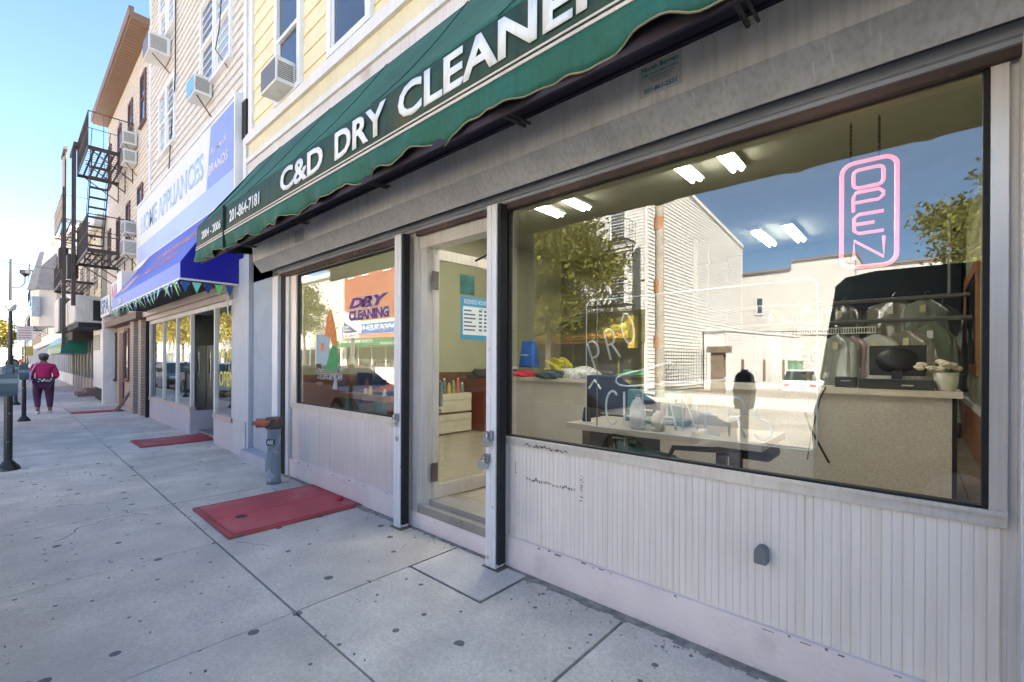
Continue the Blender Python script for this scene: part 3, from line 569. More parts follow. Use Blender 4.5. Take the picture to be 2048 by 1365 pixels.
t=thing('sewing_machine','pale green sewing machine on the work table behind the neon letters','sewing machine',(-1.6,.95,.944))
mb=MB(); mb.box((-1.78,.9,.944),(-1.28,1.05,.985)); mb.box((-1.42,.92,.985),(-1.32,1.03,1.18)); mb.box((-1.76,.93,1.12),(-1.32,1.02,1.2)); mb.box((-1.76,.93,1.03),(-1.69,1.02,1.12)); mb.bevel(.012,2); mb.build('body',TG,t); MB().tube([(-1.31,.975,1.12),(-1.27,.975,1.12)],.05,14).build('hand_wheel',BLACK,t)
t=thing('thread_cone','black thread cone standing at the left end of the work table','thread cone',(-1.93,.6,.944))
MB().lathe([(.033,0),(.036,.01),(.022,.105),(.015,.11)],(-1.93,.6,.955),14).build('thread',BLACK,t,True); MB().lathe([(.055,0),(.055,.01)],(-1.93,.6,.944),16).build('base',WTRIM,t)
t=thing('spray_bottle','tall white plastic bottle on the work table','bottle',(-1.5,.6,.944))
MB().lathe([(.05,0),(.056,.01),(.056,.12),(.05,.17),(.03,.205),(.018,.21),(.018,.225)],(-1.49,.58,.944),18).build('body',mat('white_bottle',(.60,.60,.60),.35),t,True); MB().lathe([(.016,0),(.016,.02)],(-1.49,.58,1.169),12).build('cap',mat('grey_cap',(.35,.33,.32),.5),t)
t=thing('lotion_bottle','short pearl beige bottle right of the tall white bottle','bottle',(-1.33,.6,.944))
MB().lathe([(.042,0),(.045,.01),(.045,.085),(.03,.12),(.018,.125)],(-1.34,.58,.944),18).build('body',mat('pearl_bottle',(.50,.42,.34),.35),t,True); MB().lathe([(.018,0),(.018,.015)],(-1.34,.58,1.069),12).build('cap',WTRIM,t)
# neon signs hanging in the window
NEON=mat('unlit_neon',(.62,.66,.70),.25,var=.03,coat=.5)
PINK=mat('lit_pink_neon',(.9,.35,.42),.4,var=0,emis=(1,.20,.27),es=.13)
def rrect(u0,v0,u1,v1,r,n=5):
    p=[]
    for cx,cy,a0 in ((u1-r,v1-r,0),(u0+r,v1-r,90),(u0+r,v0+r,180),(u1-r,v0+r,270)):
        for k in range(n+1): a=R(a0+90*k/n); p.append((cx+r*math.cos(a),cy+r*math.sin(a)))
    return p+[p[0]]
def arc(cx,cy,rx,ry,a0,a1,n=12): return [(cx+rx*math.cos(R(a0+(a1-a0)*k/n)),cy+ry*math.sin(R(a0+(a1-a0)*k/n))) for k in range(n+1)]
G={'C':[arc(.5,.5,.45,.5,50,310,16)],'L':[[(.1,1),(.1,0),(.8,0)]],'E':[[(.8,1),(.1,1),(.1,0),(.8,0)],[(.1,.5),(.7,.5)]],'A':[[(0,0),(.45,1),(.9,0)],[(.15,.35),(.75,.35)]],
 'N':[[(.1,0),(.1,1),(.85,0),(.85,1)]],'R':[[(.1,0),(.1,1)]+arc(.45,.75,.35,.25,90,-90,8)+[(.1,.5)],[(.45,.5),(.85,0)]],'S':[arc(.45,.74,.36,.26,40,270,12)+arc(.45,.24,.38,.24,90,-150,12)],
 'P':[[(.1,0),(.1,1)]+arc(.45,.72,.38,.28,90,-90,8)+[(.1,.44)]],'O':[arc(.5,.5,.42,.5,0,360,20)]}
NS=thing('neon_cleaners_sign','unlit white neon tube sign reading CLEANERS with a clothes hanger shape in the big window','neon sign',(-1,.13,1.4))
YN=-.13
def glyph(ch,u,v,wd,h,rot,m,par,r=.0072):
    for st in G[ch]:
        pts=[]
        for a,b in st:
            x=a*wd; y=b*h; pts.append((u+x*math.cos(rot)-y*math.sin(rot),v+x*math.sin(rot)+y*math.cos(rot),YN))
        MB(FAC).tube(pts,r,6).build('letter_tube',m,par,True)
u=-1.49
for ch in 'CLEANERS': glyph(ch,u,1.03,.105,.205,0,NEON,NS); u+=.122
for ch,a,b,rt_ in (('P',-1.57,1.36,.35),('R',-1.46,1.43,.28),('O',-1.36,1.52,.2)): glyph(ch,a,b,.09,.19,rt_,NEON,NS)
MB(FAC).tube([(p[0],p[1],YN-.01) for p in rrect(-1.64,1.0,-.36,1.82,.04)],.0032,6).build('border_tube',NEON,NS,True)
MB(FAC).tube([(-1.06,1.42,YN)]+[(-1.38,1.335,YN),(-1.41,1.32,YN),(-1.415,1.295,YN),(-1.39,1.275,YN),(-1.33,1.27,YN),(-.78,1.325,YN),(-.74,1.345,YN)],.0065,6).build('hanger_tube',NEON,NS,True)
MB(FAC).tube([(p[0],p[1],YN-.015) for p in [(-1.56,1.0),(-1.56,1.82)]],.004,5).build('support_rod',STEEL,NS)
OS=thing('neon_open_sign','lit pink vertical neon OPEN sign hanging on two chains in the big window','neon sign',(-.18,.13,2.1))
k=.0095
MB(FAC).tube([(p[0],p[1],YN) for p in rrect(-.268,1.85,-.075,2.32,.045)],k,8).build('border_tube',PINK,OS,True)
def opn(pts): MB(FAC).tube([(p[0],p[1],YN) for p in pts],.0075,6).build('letter_tube',PINK,OS,True)
opn(rrect(-.225,2.205,-.12,2.285,.02)); opn([(-.225,2.10),(-.225,2.165),(-.215,2.185),(-.135,2.185),(-.12,2.17),(-.12,2.155),(-.135,2.14),(-.225,2.14)])
opn([(-.118,2.085),(-.205,2.085),(-.222,2.07),(-.222,2.015),(-.205,2.0),(-.118,2.0)]); opn([(-.222,2.042),(-.15,2.042)]); opn([(-.222,1.885),(-.222,1.97),(-.118,1.885),(-.118,1.975)])
for a in (-.235,-.135):
    mb=MB(FAC); z=2.33
    while z<2.51: mb.cbox((a,z,YN),(.010,.014,.004)); z+=.02; mb.cbox((a,z-.01,YN),(.004,.014,.010))
    mb.build('chain',mat('rusty_chain',(.10,.05,.04),.7,metal=.5),OS)
# window decals
PUR=mat('purple_decal',(.20,.05,.22),.6,var=.05); DW=mat('decal_outline',(.70,.60,.66),.6); BK=mat('black_decal',(.02,.02,.025),.6)
D=thing('dry_cleaning_decal','purple DRY CLEANING lettering stuck on the left window','decal',(-4.1,0,1.9))
def dtext(par,s,h,u,v,wd,m,mo,bold=.03,shear=0,rot=0):
    text('outline',s,h*1.12,FAC,u-.01,v-h*.06,.0004,mo,par,width=wd+.02,bold=bold+.075,ex=.0006,shear=shear,rot=rot,align='LEFT')
    text('lettering',s,h,FAC,u,v,.0016,m,par,width=wd,bold=bold,ex=.0006,shear=shear,rot=rot)
dtext(D,'DRY',.105,-4.50,1.965,.74,PUR,DW,.05,.3); dtext(D,'CLEANING',.10,-4.50,1.84,.75,PUR,DW,.03)
D=thing('alterations_decal','white outlined ALTERATIONS & REPAIRS lettering low on the left window','decal',(-5,0,1.25))
OW=mat('white_decal',(.62,.64,.64),.6)
dtext(D,'ALTERATIONS',.062,-5.27,1.295,.60,BK,OW,.02,.15); dtext(D,'& REPAIRS',.062,-5.22,1.205,.57,BK,OW,.02,.15)
D=thing('thread_spools_decal','colour decal of orange and green thread with a pale blue card on the left window','decal',(-4.95,0,1.6))
mb=MB(FAC); mb.prism([(1.37,.001),(1.72,.001),(1.72,.002),(1.37,.002)],-5.25,-4.95); mb.build('card',mat('pale_blue_decal',(.30,.40,.45),.6,var=.08),D)
def dshape(pts,m,w_=.0025): 
    mb=MB(FAC); mb.quad(*[(a,b,w_) for a,b in pts]); mb.b.normal_update(); bmesh.ops.solidify(mb.b,geom=list(mb.b.faces),thickness=.0006); return mb.build('spool_shape',m,D)
OR=mat('orange_decal',(.62,.20,.03),.6,var=.3,vs=18); GN=mat('green_decal',(.03,.27,.07),.6,var=.3,vs=18)
dshape([(-5.05,1.70),(-5.0,1.88),(-4.93,1.99),(-4.90,1.99),(-4.84,1.86),(-4.78,1.72),(-4.76,1.58),(-4.84,1.56),(-4.92,1.68)],OR)
dshape([(-5.12,1.33),(-5.0,1.37),(-4.86,1.60),(-4.76,1.57),(-4.72,1.42),(-4.74,1.33),(-4.9,1.30)],GN,.0032)
dshape([(-5.14,1.53),(-5.06,1.53),(-5.06,1.62),(-5.14,1.62)],OR,.0033); dshape([(-5.27,1.38),(-5.22,1.33),(-5.12,1.32),(-5.13,1.38)],BK,.003)
dshape([(-4.86,1.10),(-4.74,1.10),(-4.77,1.24),(-4.80,1.24)],mat('grey_decal',(.28,.35,.36),.6))
# left work area
ST=mat('butcher_block',(.38,.19,.075),.4,var=.15,vs=6)
T=thing('wooden_work_table','orange wood topped sewing table behind the left window','table',(-5.4,1.4,FZ))
MB().box((-6.2,.72,.90),(-4.97,1.32,.96)).build('table_top',ST,T)
for x,y in ((-6.0,.8),(-5.12,.8),(-5.12,1.25),(-6.0,1.25)): MB().box((x-.04,y-.03,FZ),(x+.04,y+.03,.9)).build('leg',TG,T)
for x,l in ((-5.85,'black sewing machine at the left end of the wooden work table'),(-5.3,'black sewing machine at the right end of the wooden work table')):
    t=thing('sewing_machine',l,'sewing machine',(x,1.02,.96),'sewing machines on the wooden table')
    mb=MB(); mb.box((x-.22,.92,.96),(x+.22,1.12,1.0)); mb.box((x+.10,.96,1.0),(x+.22,1.08,1.24)); mb.box((x-.22,.97,1.16),(x+.1,1.07,1.25)); mb.box((x-.22,.97,1.06),(x-.15,1.07,1.16)); mb.bevel(.012,2); mb.build('body',mat('dark_machine',(.03,.032,.035),.3),t)
    MB().tube([(x+.22,1.02,1.16),(x+.26,1.02,1.16)],.06,14).build('hand_wheel',STEEL,t)
    mb=MB(); mb.tube([(x-.2,1.25,.96),(x-.2,1.25,1.4),(x+.2,1.25,1.4),(x+.2,1.25,.96)],.012,6); mb.build('thread_stand',STEEL,t)
for i,(x,y,h,c,l) in enumerate(((-5.45,.82,.12,(.6,.55,.15),'small yellow thread spool on the wooden table'),(-5.08,.8,.10,(.5,.5,.5),'small grey thread spool at the right end of the wooden table'),(-5.62,.85,.08,(.65,.6,.5),'small cream spool on the wooden table'))):
    t=MB().lathe([(.02,0),(.03,.01),(.02,h-.01),(.025,h)],(x,y,.96),10).build('thread_spool',mat('spool_%d'%i,c,.6)); tag(t,l,'spool','spools on the wooden table')
for z,lb in ((FZ+.02,'lower cream two-drawer box under the bottles'),(FZ+.36,'upper cream two-drawer box with bottles standing on it')):
    t=thing('drawer_unit',lb,'drawers',(-6,2.6,z),'cream drawer boxes against the left wall')
    MB().box((-6.22,2.22,z),(-5.82,3.0,z+.31)).build('case',YTRIM,t)
    MB().box((-5.82,2.24,z+.01),(-5.80,2.98,z+.2)).build('drawer',mat('cream_drawer',(.60,.56,.42),.5),t); MB().box((-5.82,2.24,z+.21),(-5.795,2.98,z+.30)).build('drawer',MATS['cream_drawer'],t)
cols=[((.25,.27,.3),'grey'),((.6,.6,.62),'white'),((.10,.11,.10),'black'),((.55,.33,.05),'mustard yellow'),((.20,.24,.10),'olive'),((.45,.10,.06),'red'),((.12,.14,.20),'navy')]
for i,(c,nm) in enumerate(cols):
    x,y=-5.95,2.3+i*.1; t=thing('plastic_bottle','%s plastic bottle in the row on the cream drawers'%nm,'bottle',(x,y,.87),'bottles on the cream drawers')
    h=.12+.04*((i*7)%3); MB().lathe([(.034,0),(.036,.01),(.036,h),(.015,h+.03)],(x,y,.87),12).build('body',mat('bottle_'+nm.replace(' ','_'),c,.4),t,True); MB().lathe([(.014,0),(.014,.03)],(x,y,.90+h),8).build('cap',WTRIM,t)
t=thing('red_cabinet','dark red cabinet with a cork coloured panel behind the cream drawers','cabinet',(-5.9,3.5,FZ))
MB().box((-6.25,3.08,FZ),(-5.6,4.1,1.12)).build('case',mat('dark_red_paint',(.16,.03,.025),.5,var=.2),t); MB().box((-5.6,3.35,.72),(-5.585,3.85,1.05)).build('panel',mat('cork',(.42,.28,.12),.8,var=.1),t)
blob('black_cloth',(-5.85,3.25,1.12),(.2,.28,.12),MATS['dark_fabric'],'crumpled black cloth on the dark red cabinet','cloth',9)
t=thing('cash_register','white card machine with a black display on the dark red cabinet','register',(-5.8,3.85,1.12))
mb=MB(); mb.box((-6.0,3.6,1.12),(-5.6,3.98,1.32)); mb.bevel(.015,2); mb.build('body',WTRIM,t); MB().box((-5.6,3.64,1.2),(-5.59,3.94,1.28)).build('display',BLACK,t)
t=thing('office_chair','grey office chair pushed to the wooden table','chair',(-5.6,1.8,FZ))
MB().box((-5.85,1.6,.62),(-5.4,2.0,.69)).bevel(.02,2).build('seat',mat('grey_vinyl',(.15,.17,.18),.6),t); MB().box((-5.82,2.0,.72),(-5.43,2.05,1.1)).bevel(.02,2).build('backrest',MATS['grey_vinyl'],t)
mb=MB(); mb.tube([(-5.62,1.8,FZ+.1),(-5.62,1.8,.62)],.025,8); [mb.tube([(-5.62,1.8,FZ+.1),(-5.62+.25*math.cos(a),1.8+.25*math.sin(a),FZ+.04)],.02,6) for a in (0,1.26,2.5,3.8,5.0)]; mb.build('base',BLACK,t)
# garment rails and hanging clothes at the back
t=thing('garment_conveyor','dark overhead garment conveyor rail with a pale slotted track at the back of the shop','rail',(-.8,6,2))
mb=MB(); mb.tube([(-3,6.2,2.35),(.5,6.2,2.35)],.03,8); mb.tube([(-3,5.9,2.02),(.5,5.9,2.02)],.03,8); mb.tube([(-2.9,6.2,2.35),(-2.9,6.2,3.7)],.02,6); mb.tube([(.3,6.2,2.35),(.3,6.2,3.7)],.02,6); mb.build('rail',ALUD,t)
mb=MB(); mb.box((-1.4,5.7,1.92),(-.45,5.72,1.935)); mb.box((-1.4,5.7,1.84),(-.45,5.72,1.855))
for i in range(32): mb.box((-1.4+i*.03,5.7,1.855),(-1.39+i*.03,5.72,1.92))
mb.build('slotted_track',WTRIM,t)
FILM=plastic_film(); NT_=mat('pale_yellow_tag',(.6,.55,.35),.7)
def garment(x,y,z,wd,h,m,label,seed,yaw_=0):
    t=thing('hanging_garment',label,'garment',(x,y,z),'clothes hanging in plastic at the back')
    rn=random.Random(seed); c_,s_=math.cos(yaw_),math.sin(yaw_); ph=rn.uniform(0,6)
    def sheet(off,wm,hm,name,mm):
        b=bmesh.new(); n=44; rows=14; Gd=[]
        for j in range(rows+1):
            v=j/rows; half=wd*wm*(.10+.40*min(1,(v/.16)**.6)+.10*v)
            row=[]
            for i in range(n):
                a=2*math.pi*i/n; fx=math.cos(a)*half*(1+.08*math.sin(v*9+ph+a*3)*v); fy=math.sin(a)*(.045+off+.035*v)+(.030*math.sin(a*6+ph+v*2)+.018*math.sin(a*13+ph*2))*v
                row.append(b.verts.new((x+fx*c_-fy*s_,y+fx*s_+fy*c_,z-h*hm*v)))
            Gd.append(row)
        for j in range(rows):
            for i in range(n): b.faces.new((Gd[j][i],Gd[j][(i+1)%n],Gd[j+1][(i+1)%n],Gd[j+1][i]))
        me=bpy.data.meshes.new(name); b.to_mesh(me); b.free(); me.materials.append(mm)
        for p in me.polygons: p.use_smooth=True
        link(name,me,t)
    sheet(0,1,1,'cloth',m); sheet(.02,1.12,1.1,'plastic_cover',FILM)
    MB().tube([(x,y,z-.02),(x,y,z+.08),(x+.03,y,z+.12),(x+.05,y,z+.09)],.004,5).build('hanger',STEEL,t)
    MB().box((x-.05,y-.12,z-.20),(x+.01,y-.115,z-.10)).build('paper_tag',(NT_ if seed%3 else WHITE),t)
gc=[('pale grey',(.36,.38,.35)),('dusty pink',(.42,.30,.30)),('charcoal',(.05,.05,.055)),('sage green',(.20,.25,.19)),('white',(.55,.55,.52)),('dark olive',(.07,.075,.05)),('taupe',(.24,.21,.17)),('navy',(.03,.035,.06))]
gi=0
for x,y,z,wd,h,ci,pl in ((-1.30,5.7,1.83,.42,1.0,3,'leftmost'),(-1.12,5.75,1.82,.40,1.0,0,'beside the first'),(-.88,5.62,1.82,.44,.75,0,'left of the monitor'),(-.72,5.75,1.80,.36,.6,1,'just left of the monitor'),(-.45,5.7,1.82,.5,.9,4,'behind the monitor'),(-.12,5.75,1.86,.55,1.1,6,'right above the monitor'),(.12,5.8,1.95,.5,1.3,3,'right of the monitor'),
    (-1.35,6.3,2.32,.4,.5,5,'on the upper rail at its left end'),(-.9,6.3,2.32,.5,.5,2,'on the upper rail'),(-.3,6.3,2.34,.55,.6,6,'on the upper rail in the middle'),(.05,6.3,2.34,.5,1.0,0,'on the upper rail to the right'),(-1.8,6.2,2.3,.5,1.2,7,'on the upper rail far left'),(.25,7.0,2.3,.5,1.3,2,'deep at the right')):
    nm,c=gc[ci]; garment(x,y,z,wd,h,mat('cloth_'+nm.replace(' ','_'),c,.85,var=.15,vs=6),'%s garment in clear plastic, %s'%(nm,pl),gi,random.uniform(-.5,.5)); gi+=1
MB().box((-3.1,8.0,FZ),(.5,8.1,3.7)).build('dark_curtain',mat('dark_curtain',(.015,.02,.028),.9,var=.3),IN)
# ================================================================ SMALL STREET THINGS
def air_con(u,v,wd,h,dp,label,fr=FAC,side=None,bracket=True):
    t=thing('air_conditioner',label,'air conditioner',tuple(fr(u,v,0)),'window air conditioners')
    mb=MB(fr); mb.box((u,v,.03),(u+wd,v+h,dp)); mb.bevel(.012,2); mb.build('casing',mat('ac_casing',(.62,.61,.58),.5,var=.06,stain=((.42,.40,.36),4,.6,.8)),t)
    mb=MB(fr); mb.box((u+.03,v+.03,dp+.001),(u+wd-.03,v+h-.03,dp+.006)); mb.build('grille_back',side or ALUD,t)
    mb=MB(fr); n=9
    for i in range(n): mb.box((u+wd+.001,v+.05+i*(h-.1)/n,dp*.25),(u+wd+.007,v+.05+(i+.45)*(h-.1)/n,dp*.93))
    mb.build('side_louvres',ALUD,t)
    if bracket: 
        mb=MB(fr); mb.tube([(u+wd*.8,v,dp*.8),(u+wd*.8,v-.3,.02)],.012,6); mb.build('bracket',IRON,t)
    return t
air_con(-6.28,4.80,.50,.31,.27,'white air conditioner under the left window of the yellow siding, just above the green awning',bracket=False)
RED=mat('red_painted_steel',(.50,.055,.07),.55,var=.18,vs=2.5,bump=.5,bs=90,stain=((.42,.20,.19),2.2,.55,.8),fine=120)
REDF=mat('red_frame_steel',(.38,.06,.06),.6,var=.2,stain=((.12,.09,.08),12,.6,.7))
RUST=mat('dark_rust_spot',(.04,.035,.035),.8,var=.3)
def hatch(x0,x1,y0,y1,label):
    t=thing('cellar_hatch',label,'cellar hatch',((x0+x1)/2,(y0+y1)/2,-.04),'red steel cellar hatches in the sidewalk')
    mb=MB(); mb.box((x0,y0,-.05),(x1,y0+.035,-.018)); mb.box((x0,y1-.03,-.05),(x1,y1,-.018)); mb.box((x0,y0+.035,-.05),(x0+.035,y1-.03,-.018)); mb.box((x1-.035,y0+.035,-.05),(x1,y1-.03,-.018)); mb.build('frame',REDF,t)
    xm=(x0+x1)/2
    for a,b in ((x0+.04,xm-.003),(xm+.003,x1-.04)):
        lf=MB().box((a,y0+.04,-.05),(b,y1-.035,-.014)).build('leaf',RED,t)
        mb=MB(); n=0
        y=y0+.07
        while y<y1-.06 and x1>-6:
            x=a+.02+(n%2)*.02
            while x<b-.02: mb.quad((x-.012,y-.002,-.0135),(x,y-.008,-.0135),(x+.012,y+.002,-.0135),(x,y+.008,-.0135)); x+=.04
            y+=.02; n+=1
        if n: mb.build('tread_pattern',mat('tread_red',(.62,.12,.13),.5,var=.2),lf)
        else: mb.b.free()
    return t
h1=hatch(-5.24,-4.15,-1.215,-.045,'red diamond plate cellar hatch in the sidewalk left of the open door')
mb=MB(); mb.tube([(-4.62,-.98,-.0128),(-4.62,-.98,-.012)],.05,14); mb.build('rust_patch',RUST,h1); 
hatch(-10.42,-9.5,-.96,.1,'red cellar hatch outside the appliance shop window'); hatch(-17.25,-16.7,-1.28,-.2,'far red cellar hatch in front of the brick wall beyond the appliance shop')
t=tag(MB().lathe([(.02,0),(.035,.015),(.025,.04),(.01,.045)],(-4.42,-.13,-.014),9).build('red_cup',mat('red_scrap',(.45,.01,.02),.5)),'small crumpled bright red scrap lying on the cellar hatch corner','litter')
mb=MB()
for i in range(60):
    x=-4.95+random.random()*.85; mb.cbox((x,-.075+random.uniform(-.03,.03),-.03),(random.uniform(.01,.035),random.uniform(.01,.03),.012))
o=mb.build('concrete_crumbs',mat('crumbs',(.40,.36,.33),.9,var=.3)); o['kind']='stuff'
# concrete patch round the pole foot
stru(MB().hexa([(-2.67,-.5,-.05),(-1.98,-.5,-.05),(-1.98,-.07,-.05),(-2.67,-.07,-.05),(-2.67,-.5,-.034),(-1.98,-.5,-.034),(-1.98,-.07,-.034),(-2.67,-.07,-.034)]).build('concrete_patch',mat('patch_concrete',(.66,.61,.54),.9,var=.12,fine=60,stain=((.34,.31,.27),3,.54,.78))))
mb=MB()
for (x,y) in ((-2.685,-.52),(-1.97,-.51)): mb.box((x,y,-.05),(x+.004,-.06,-.0345))
mb.box((-2.68,-.510,-.05),(-1.97,-.507,-.0345)); stru(mb.build('patch_joint',MATS['joint_dirt']))
# jagged dirt line where wall meets sidewalk
mb=MB(); x=-6.0
while x<.6:
    d=random.uniform(.012,.04); l=random.uniform(.03,.09); mb.box((x,-.038-.03-d if not -3.55<x<-2.3 else -.035-d,-.05),(x+l,-.02,-.0352+random.uniform(0,.001))); x+=l*.9
stru(mb.build('wall_foot_dirt',mat('foot_dirt',(.27,.245,.215),.95,var=.4,vs=20)))
# grit, butts and leaves near the wall and in the joints
mb=MB(); rd=random.Random(21)
for i in range(420):
    if i%3: x,y=rd.uniform(-9,.5),-.05-abs(rd.gauss(0,.10))
    else: x,y=rd.uniform(-9,.5),rd.uniform(-2.6,-.05)
    a=rd.uniform(0,3); l=rd.uniform(.003,.011); c,s_=math.cos(a)*l,math.sin(a)*l
    mb.hexa([(x-c,y-s_,-.042),(x+s_,y-c,-.042),(x+c,y+s_,-.042),(x-s_,y+c,-.042),(x-c*.6,y-s_*.6,-.034),(x+s_*.6,y-c*.6,-.034),(x+c*.6,y+s_*.6,-.034),(x-s_*.6,y+c*.6,-.034)])
o=mb.build('grit',mat('grit',(.33,.28,.22),.9,var=.7,vs=30)); o['kind']='stuff'
# standpipe
t=thing('standpipe','grey painted standpipe with a rusty orange cap standing by the blue column','standpipe',(-5.70,-.3,-.04))
SPM=mat('standpipe_paint',(.20,.25,.28),.6,var=.15,vs=5,stain=((.45,.44,.50),9,.58,.68))
mb=MB(); mb.lathe([(.085,0),(.075,.05),(.073,.62),(.08,.63),(.08,.65)],(-5.70,-.3,-.04),18); mb.build('pipe',SPM,t,True)
mb=MB(); mb.lathe([(.085,0),(.10,.01),(.10,.05),(.095,.115),(.088,.13)],(-5.70,-.3,.61),18); mb.build('head',mat('dark_brown_iron',(.075,.055,.045),.6,var=.3,stain=((.25,.10,.05),12,.55,.7)),t)
OC=mat('rusty_orange_cap',(.42,.13,.07),.7,var=.3,vs=15)
mb=MB(); mb.tube([(-5.72,-.35,.68),(-5.78,-.47,.68)],.055,14); mb.tube([(-5.785,-.48,.68),(-5.80,-.51,.68)],.025,8); mb.build('cap',OC,t)
MB().tube([(-5.64,-.38,.70),(-5.52,-.48,.69)],.02,8).build('side_lug',OC,t)
stk=MB(Frame((-5.70,-.3,-.04),(.75,.66,0),(.66,-.75,0))); stk.box((-.05,.46,.062),(.045,.53,.076)); o=stk.build('sticker',mat('black_sticker',(.03,.03,.035),.5),t)
text('lettering','ARK',.05,Frame((-5.70,-.3,-.04),(.75,.66,0),(.66,-.75,0)),-.042,.47,.0765,WHITE,o,width=.08,bold=.03,ex=.001)
# parking meters
MB_=mat('meter_grey',(.07,.105,.12),.4,var=.2,stain=((.20,.22,.22),8,.6,.75)); MPOLE=mat('meter_pole_black',(.012,.015,.018),.35,var=.3,stain=((.40,.40,.40),14,.66,.72))
def meter(x,y,label,rz=0):
    t=thing('parking_meter',label,'parking meter',(x,y,-.04),'parking meters along the kerb')
    mb=MB(); mb.tube([(x,y,.02),(x,y,.98)],.042,12); mb.build('pole',MPOLE,t); mb=MB(); mb.lathe([(.12,0),(.11,.04),(.07,.09),(.05,.12)],(x,y,-.04),14); mb.build('base_flange',MPOLE,t)
    mb=MB(); mb.box((x-.085,y-.085,1.0),(x+.085,y+.085,1.22)); mb.hexa([(x-.07,y-.07,.93),(x+.07,y-.07,.93),(x+.07,y+.07,.93),(x-.07,y+.07,.93),(x-.085,y-.085,1.0),(x+.085,y-.085,1.0),(x+.085,y+.085,1.0),(x-.085,y+.085,1.0)]); mb.build('housing',MB_,t)
    MB().box((x-.092,y-.092,1.10),(x+.092,y+.092,1.16)).build('band',mat('meter_light_band',(.22,.27,.29),.4,var=.1),t)
    b=MB(); b.tube([(x,y-.045,1.24),(x,y+.045,1.24)],.09,20); b.bevel(.012,1); dm=b.build('dome',MB_,t,False)
    for s_ in (-1,1): MB().tube([(x,y+s_*.0455,1.255),(x,y+s_*.052,1.255)],.065,16).build('dial_window',BLACK,dm)
    MB().box((x-.03,y-.03,1.31),(x+.03,y+.03,1.345)).build('cap',MB_,t); return t
m0=meter(-8.9,-2.41,'nearest grey parking meter on a black pole at the left edge of the photo')
for x,y,l in ((-15.6,-2.16,'parking meter just left of the walking person'),(-21.3,-2.24,'farthest parking meter, partly behind the second one'),(-1.38,-2.8,'parking meter at the kerb seen only as a dark reflection in the big window')): dup(m0,(x,y,-.04),l)
# ================================================================ APPLIANCE SHOP BUILDING
SID2=mat('pinkish_white_siding',(.64,.60,.55),.6,var=.05,streak=.10,stain=((.50,.46,.41),1.1,.60,.85))
B2=thing('appliance_shop_building','pinkish white sided three storey building with a lilac sign and a blue awning shop below','building',(-11,0,0))
siding('siding_wall',FAC,-14.42,-7.47,5.35,12.4,.155,SID2,B2,lip=.030)
MB().box((-14.45,.003,2.7),(-7.41,12,12.4)).build('wall',mat('building_core2',(.45,.42,.38),.85),B2)
mb=MB(FAC); mb.box((-7.62,3.3,0),(-7.50,12.4,.05)); mb.box((-14.52,3.3,0),(-14.40,12.4,.05)); mb.box((-14.6,12.2,0),(-7.4,12.5,.35)); mb.build('corner_trim',WHITE,B2)
MB().box((-14.4,.0,12.4),(-7.4,12,12.5)).build('roof',MATS['building_core2'],B2)
for a,b,c,d in ((-9.95,-9.1,6.3,7.95),(-9.05,-8.22,6.3,7.95),(-13.4,-12.66,6.15,7.6),(-12.62,-11.9,6.15,7.6),(-13.4,-12.66,8.7,10.2),(-12.62,-11.9,8.7,10.2),(-9.95,-9.1,9.2,10.9),(-9.05,-8.22,9.2,10.9)):
    window(FAC,a,b,c,d,B2,t=.07,proud=.06,gm=HGLASS if random.random()<.6 else HGLASS_B)
MB(FAC).tube([(-8.55,8.6,.08),(-8.5,7.4,.10),(-8.62,6.9,.10),(-8.75,6.6,.12),(-8.35,6.15,.05)],.008,5).build('cable',BLACK,B2)
MB(FAC).tube([(-11.8,10.0,.05),(-11.82,7.5,.05),(-12.2,6.0,.06),(-12.35,5.4,.06)],.012,5).build('cable',BLACK,B2)
air_con(-9.75,6.02,.50,.33,.30,'air conditioner with a blue back panel below the paired windows of the white siding',side=mat('ac_blue_back',(.15,.38,.55),.5,var=.3,vs=8))
air_con(-12.95,8.1,.62,.40,.42,'large white air conditioner high on the siding near the cornice')
# lilac sign
SG=thing('appliance_sign','large lilac and white shop sign reading HOME APPLIANCES above the blue awning','sign',(-11.5,-.1,4.6))
LIL=mat('lilac_panel',(.22,.26,.62),.4,var=.04); LIL2=mat('pale_lilac_panel',(.36,.43,.72),.4,var=.06,vs=.8); SWH=mat('sign_white',(.66,.63,.60),.4,var=.03)
mb=MB(FAC); mb.box((-15.6,3.85,.03),(-7.74,5.42,.12)); mb.build('panel',SWH,SG)
MB(FAC).hexa([(-15.4,3.95,.12),(-7.80,3.95,.12),(-7.80,3.95,.125),(-15.4,3.95,.125),(-15.4,4.35,.12),(-7.80,4.35,.12),(-7.80,4.35,.125),(-15.4,4.35,.125)]).build('lower_stripe',LIL2,SG)
mb=MB(FAC); mb.hexa([(-9.2,4.351,.12),(-7.80,4.351,.12),(-7.80,4.351,.127),(-9.2,4.351,.127),(-8.95,5.36,.12),(-7.80,5.36,.12),(-7.80,5.36,.127),(-8.95,5.36,.127)]); mb.build('side_block',LIL,SG)
SBL=mat('sign_blue_letter',(.40,.53,.66),.5)
text('lettering','HOME APPLIANCES',.46,FAC,-14.95,4.62,.121,SBL,SG,width=5.55,bold=.02,ex=.004); text('lettering','ALL MAJOR',.13,FAC,-8.95,4.86,.128,SWH,SG,width=.85,ex=.003,bold=.01); text('lettering','BRANDS',.17,FAC,-9.05,4.56,.128,SWH,SG,width=1.0,ex=.003,bold=.02)
mb=MB(FAC); mb.box((-15.7,3.8,.0),(-7.68,3.85,.14)); mb.box((-15.7,5.42,.0),(-7.68,5.47,.14)); mb.box((-7.735,3.85,.0),(-7.68,5.42,.14)); mb.build('frame',WHITE,SG)
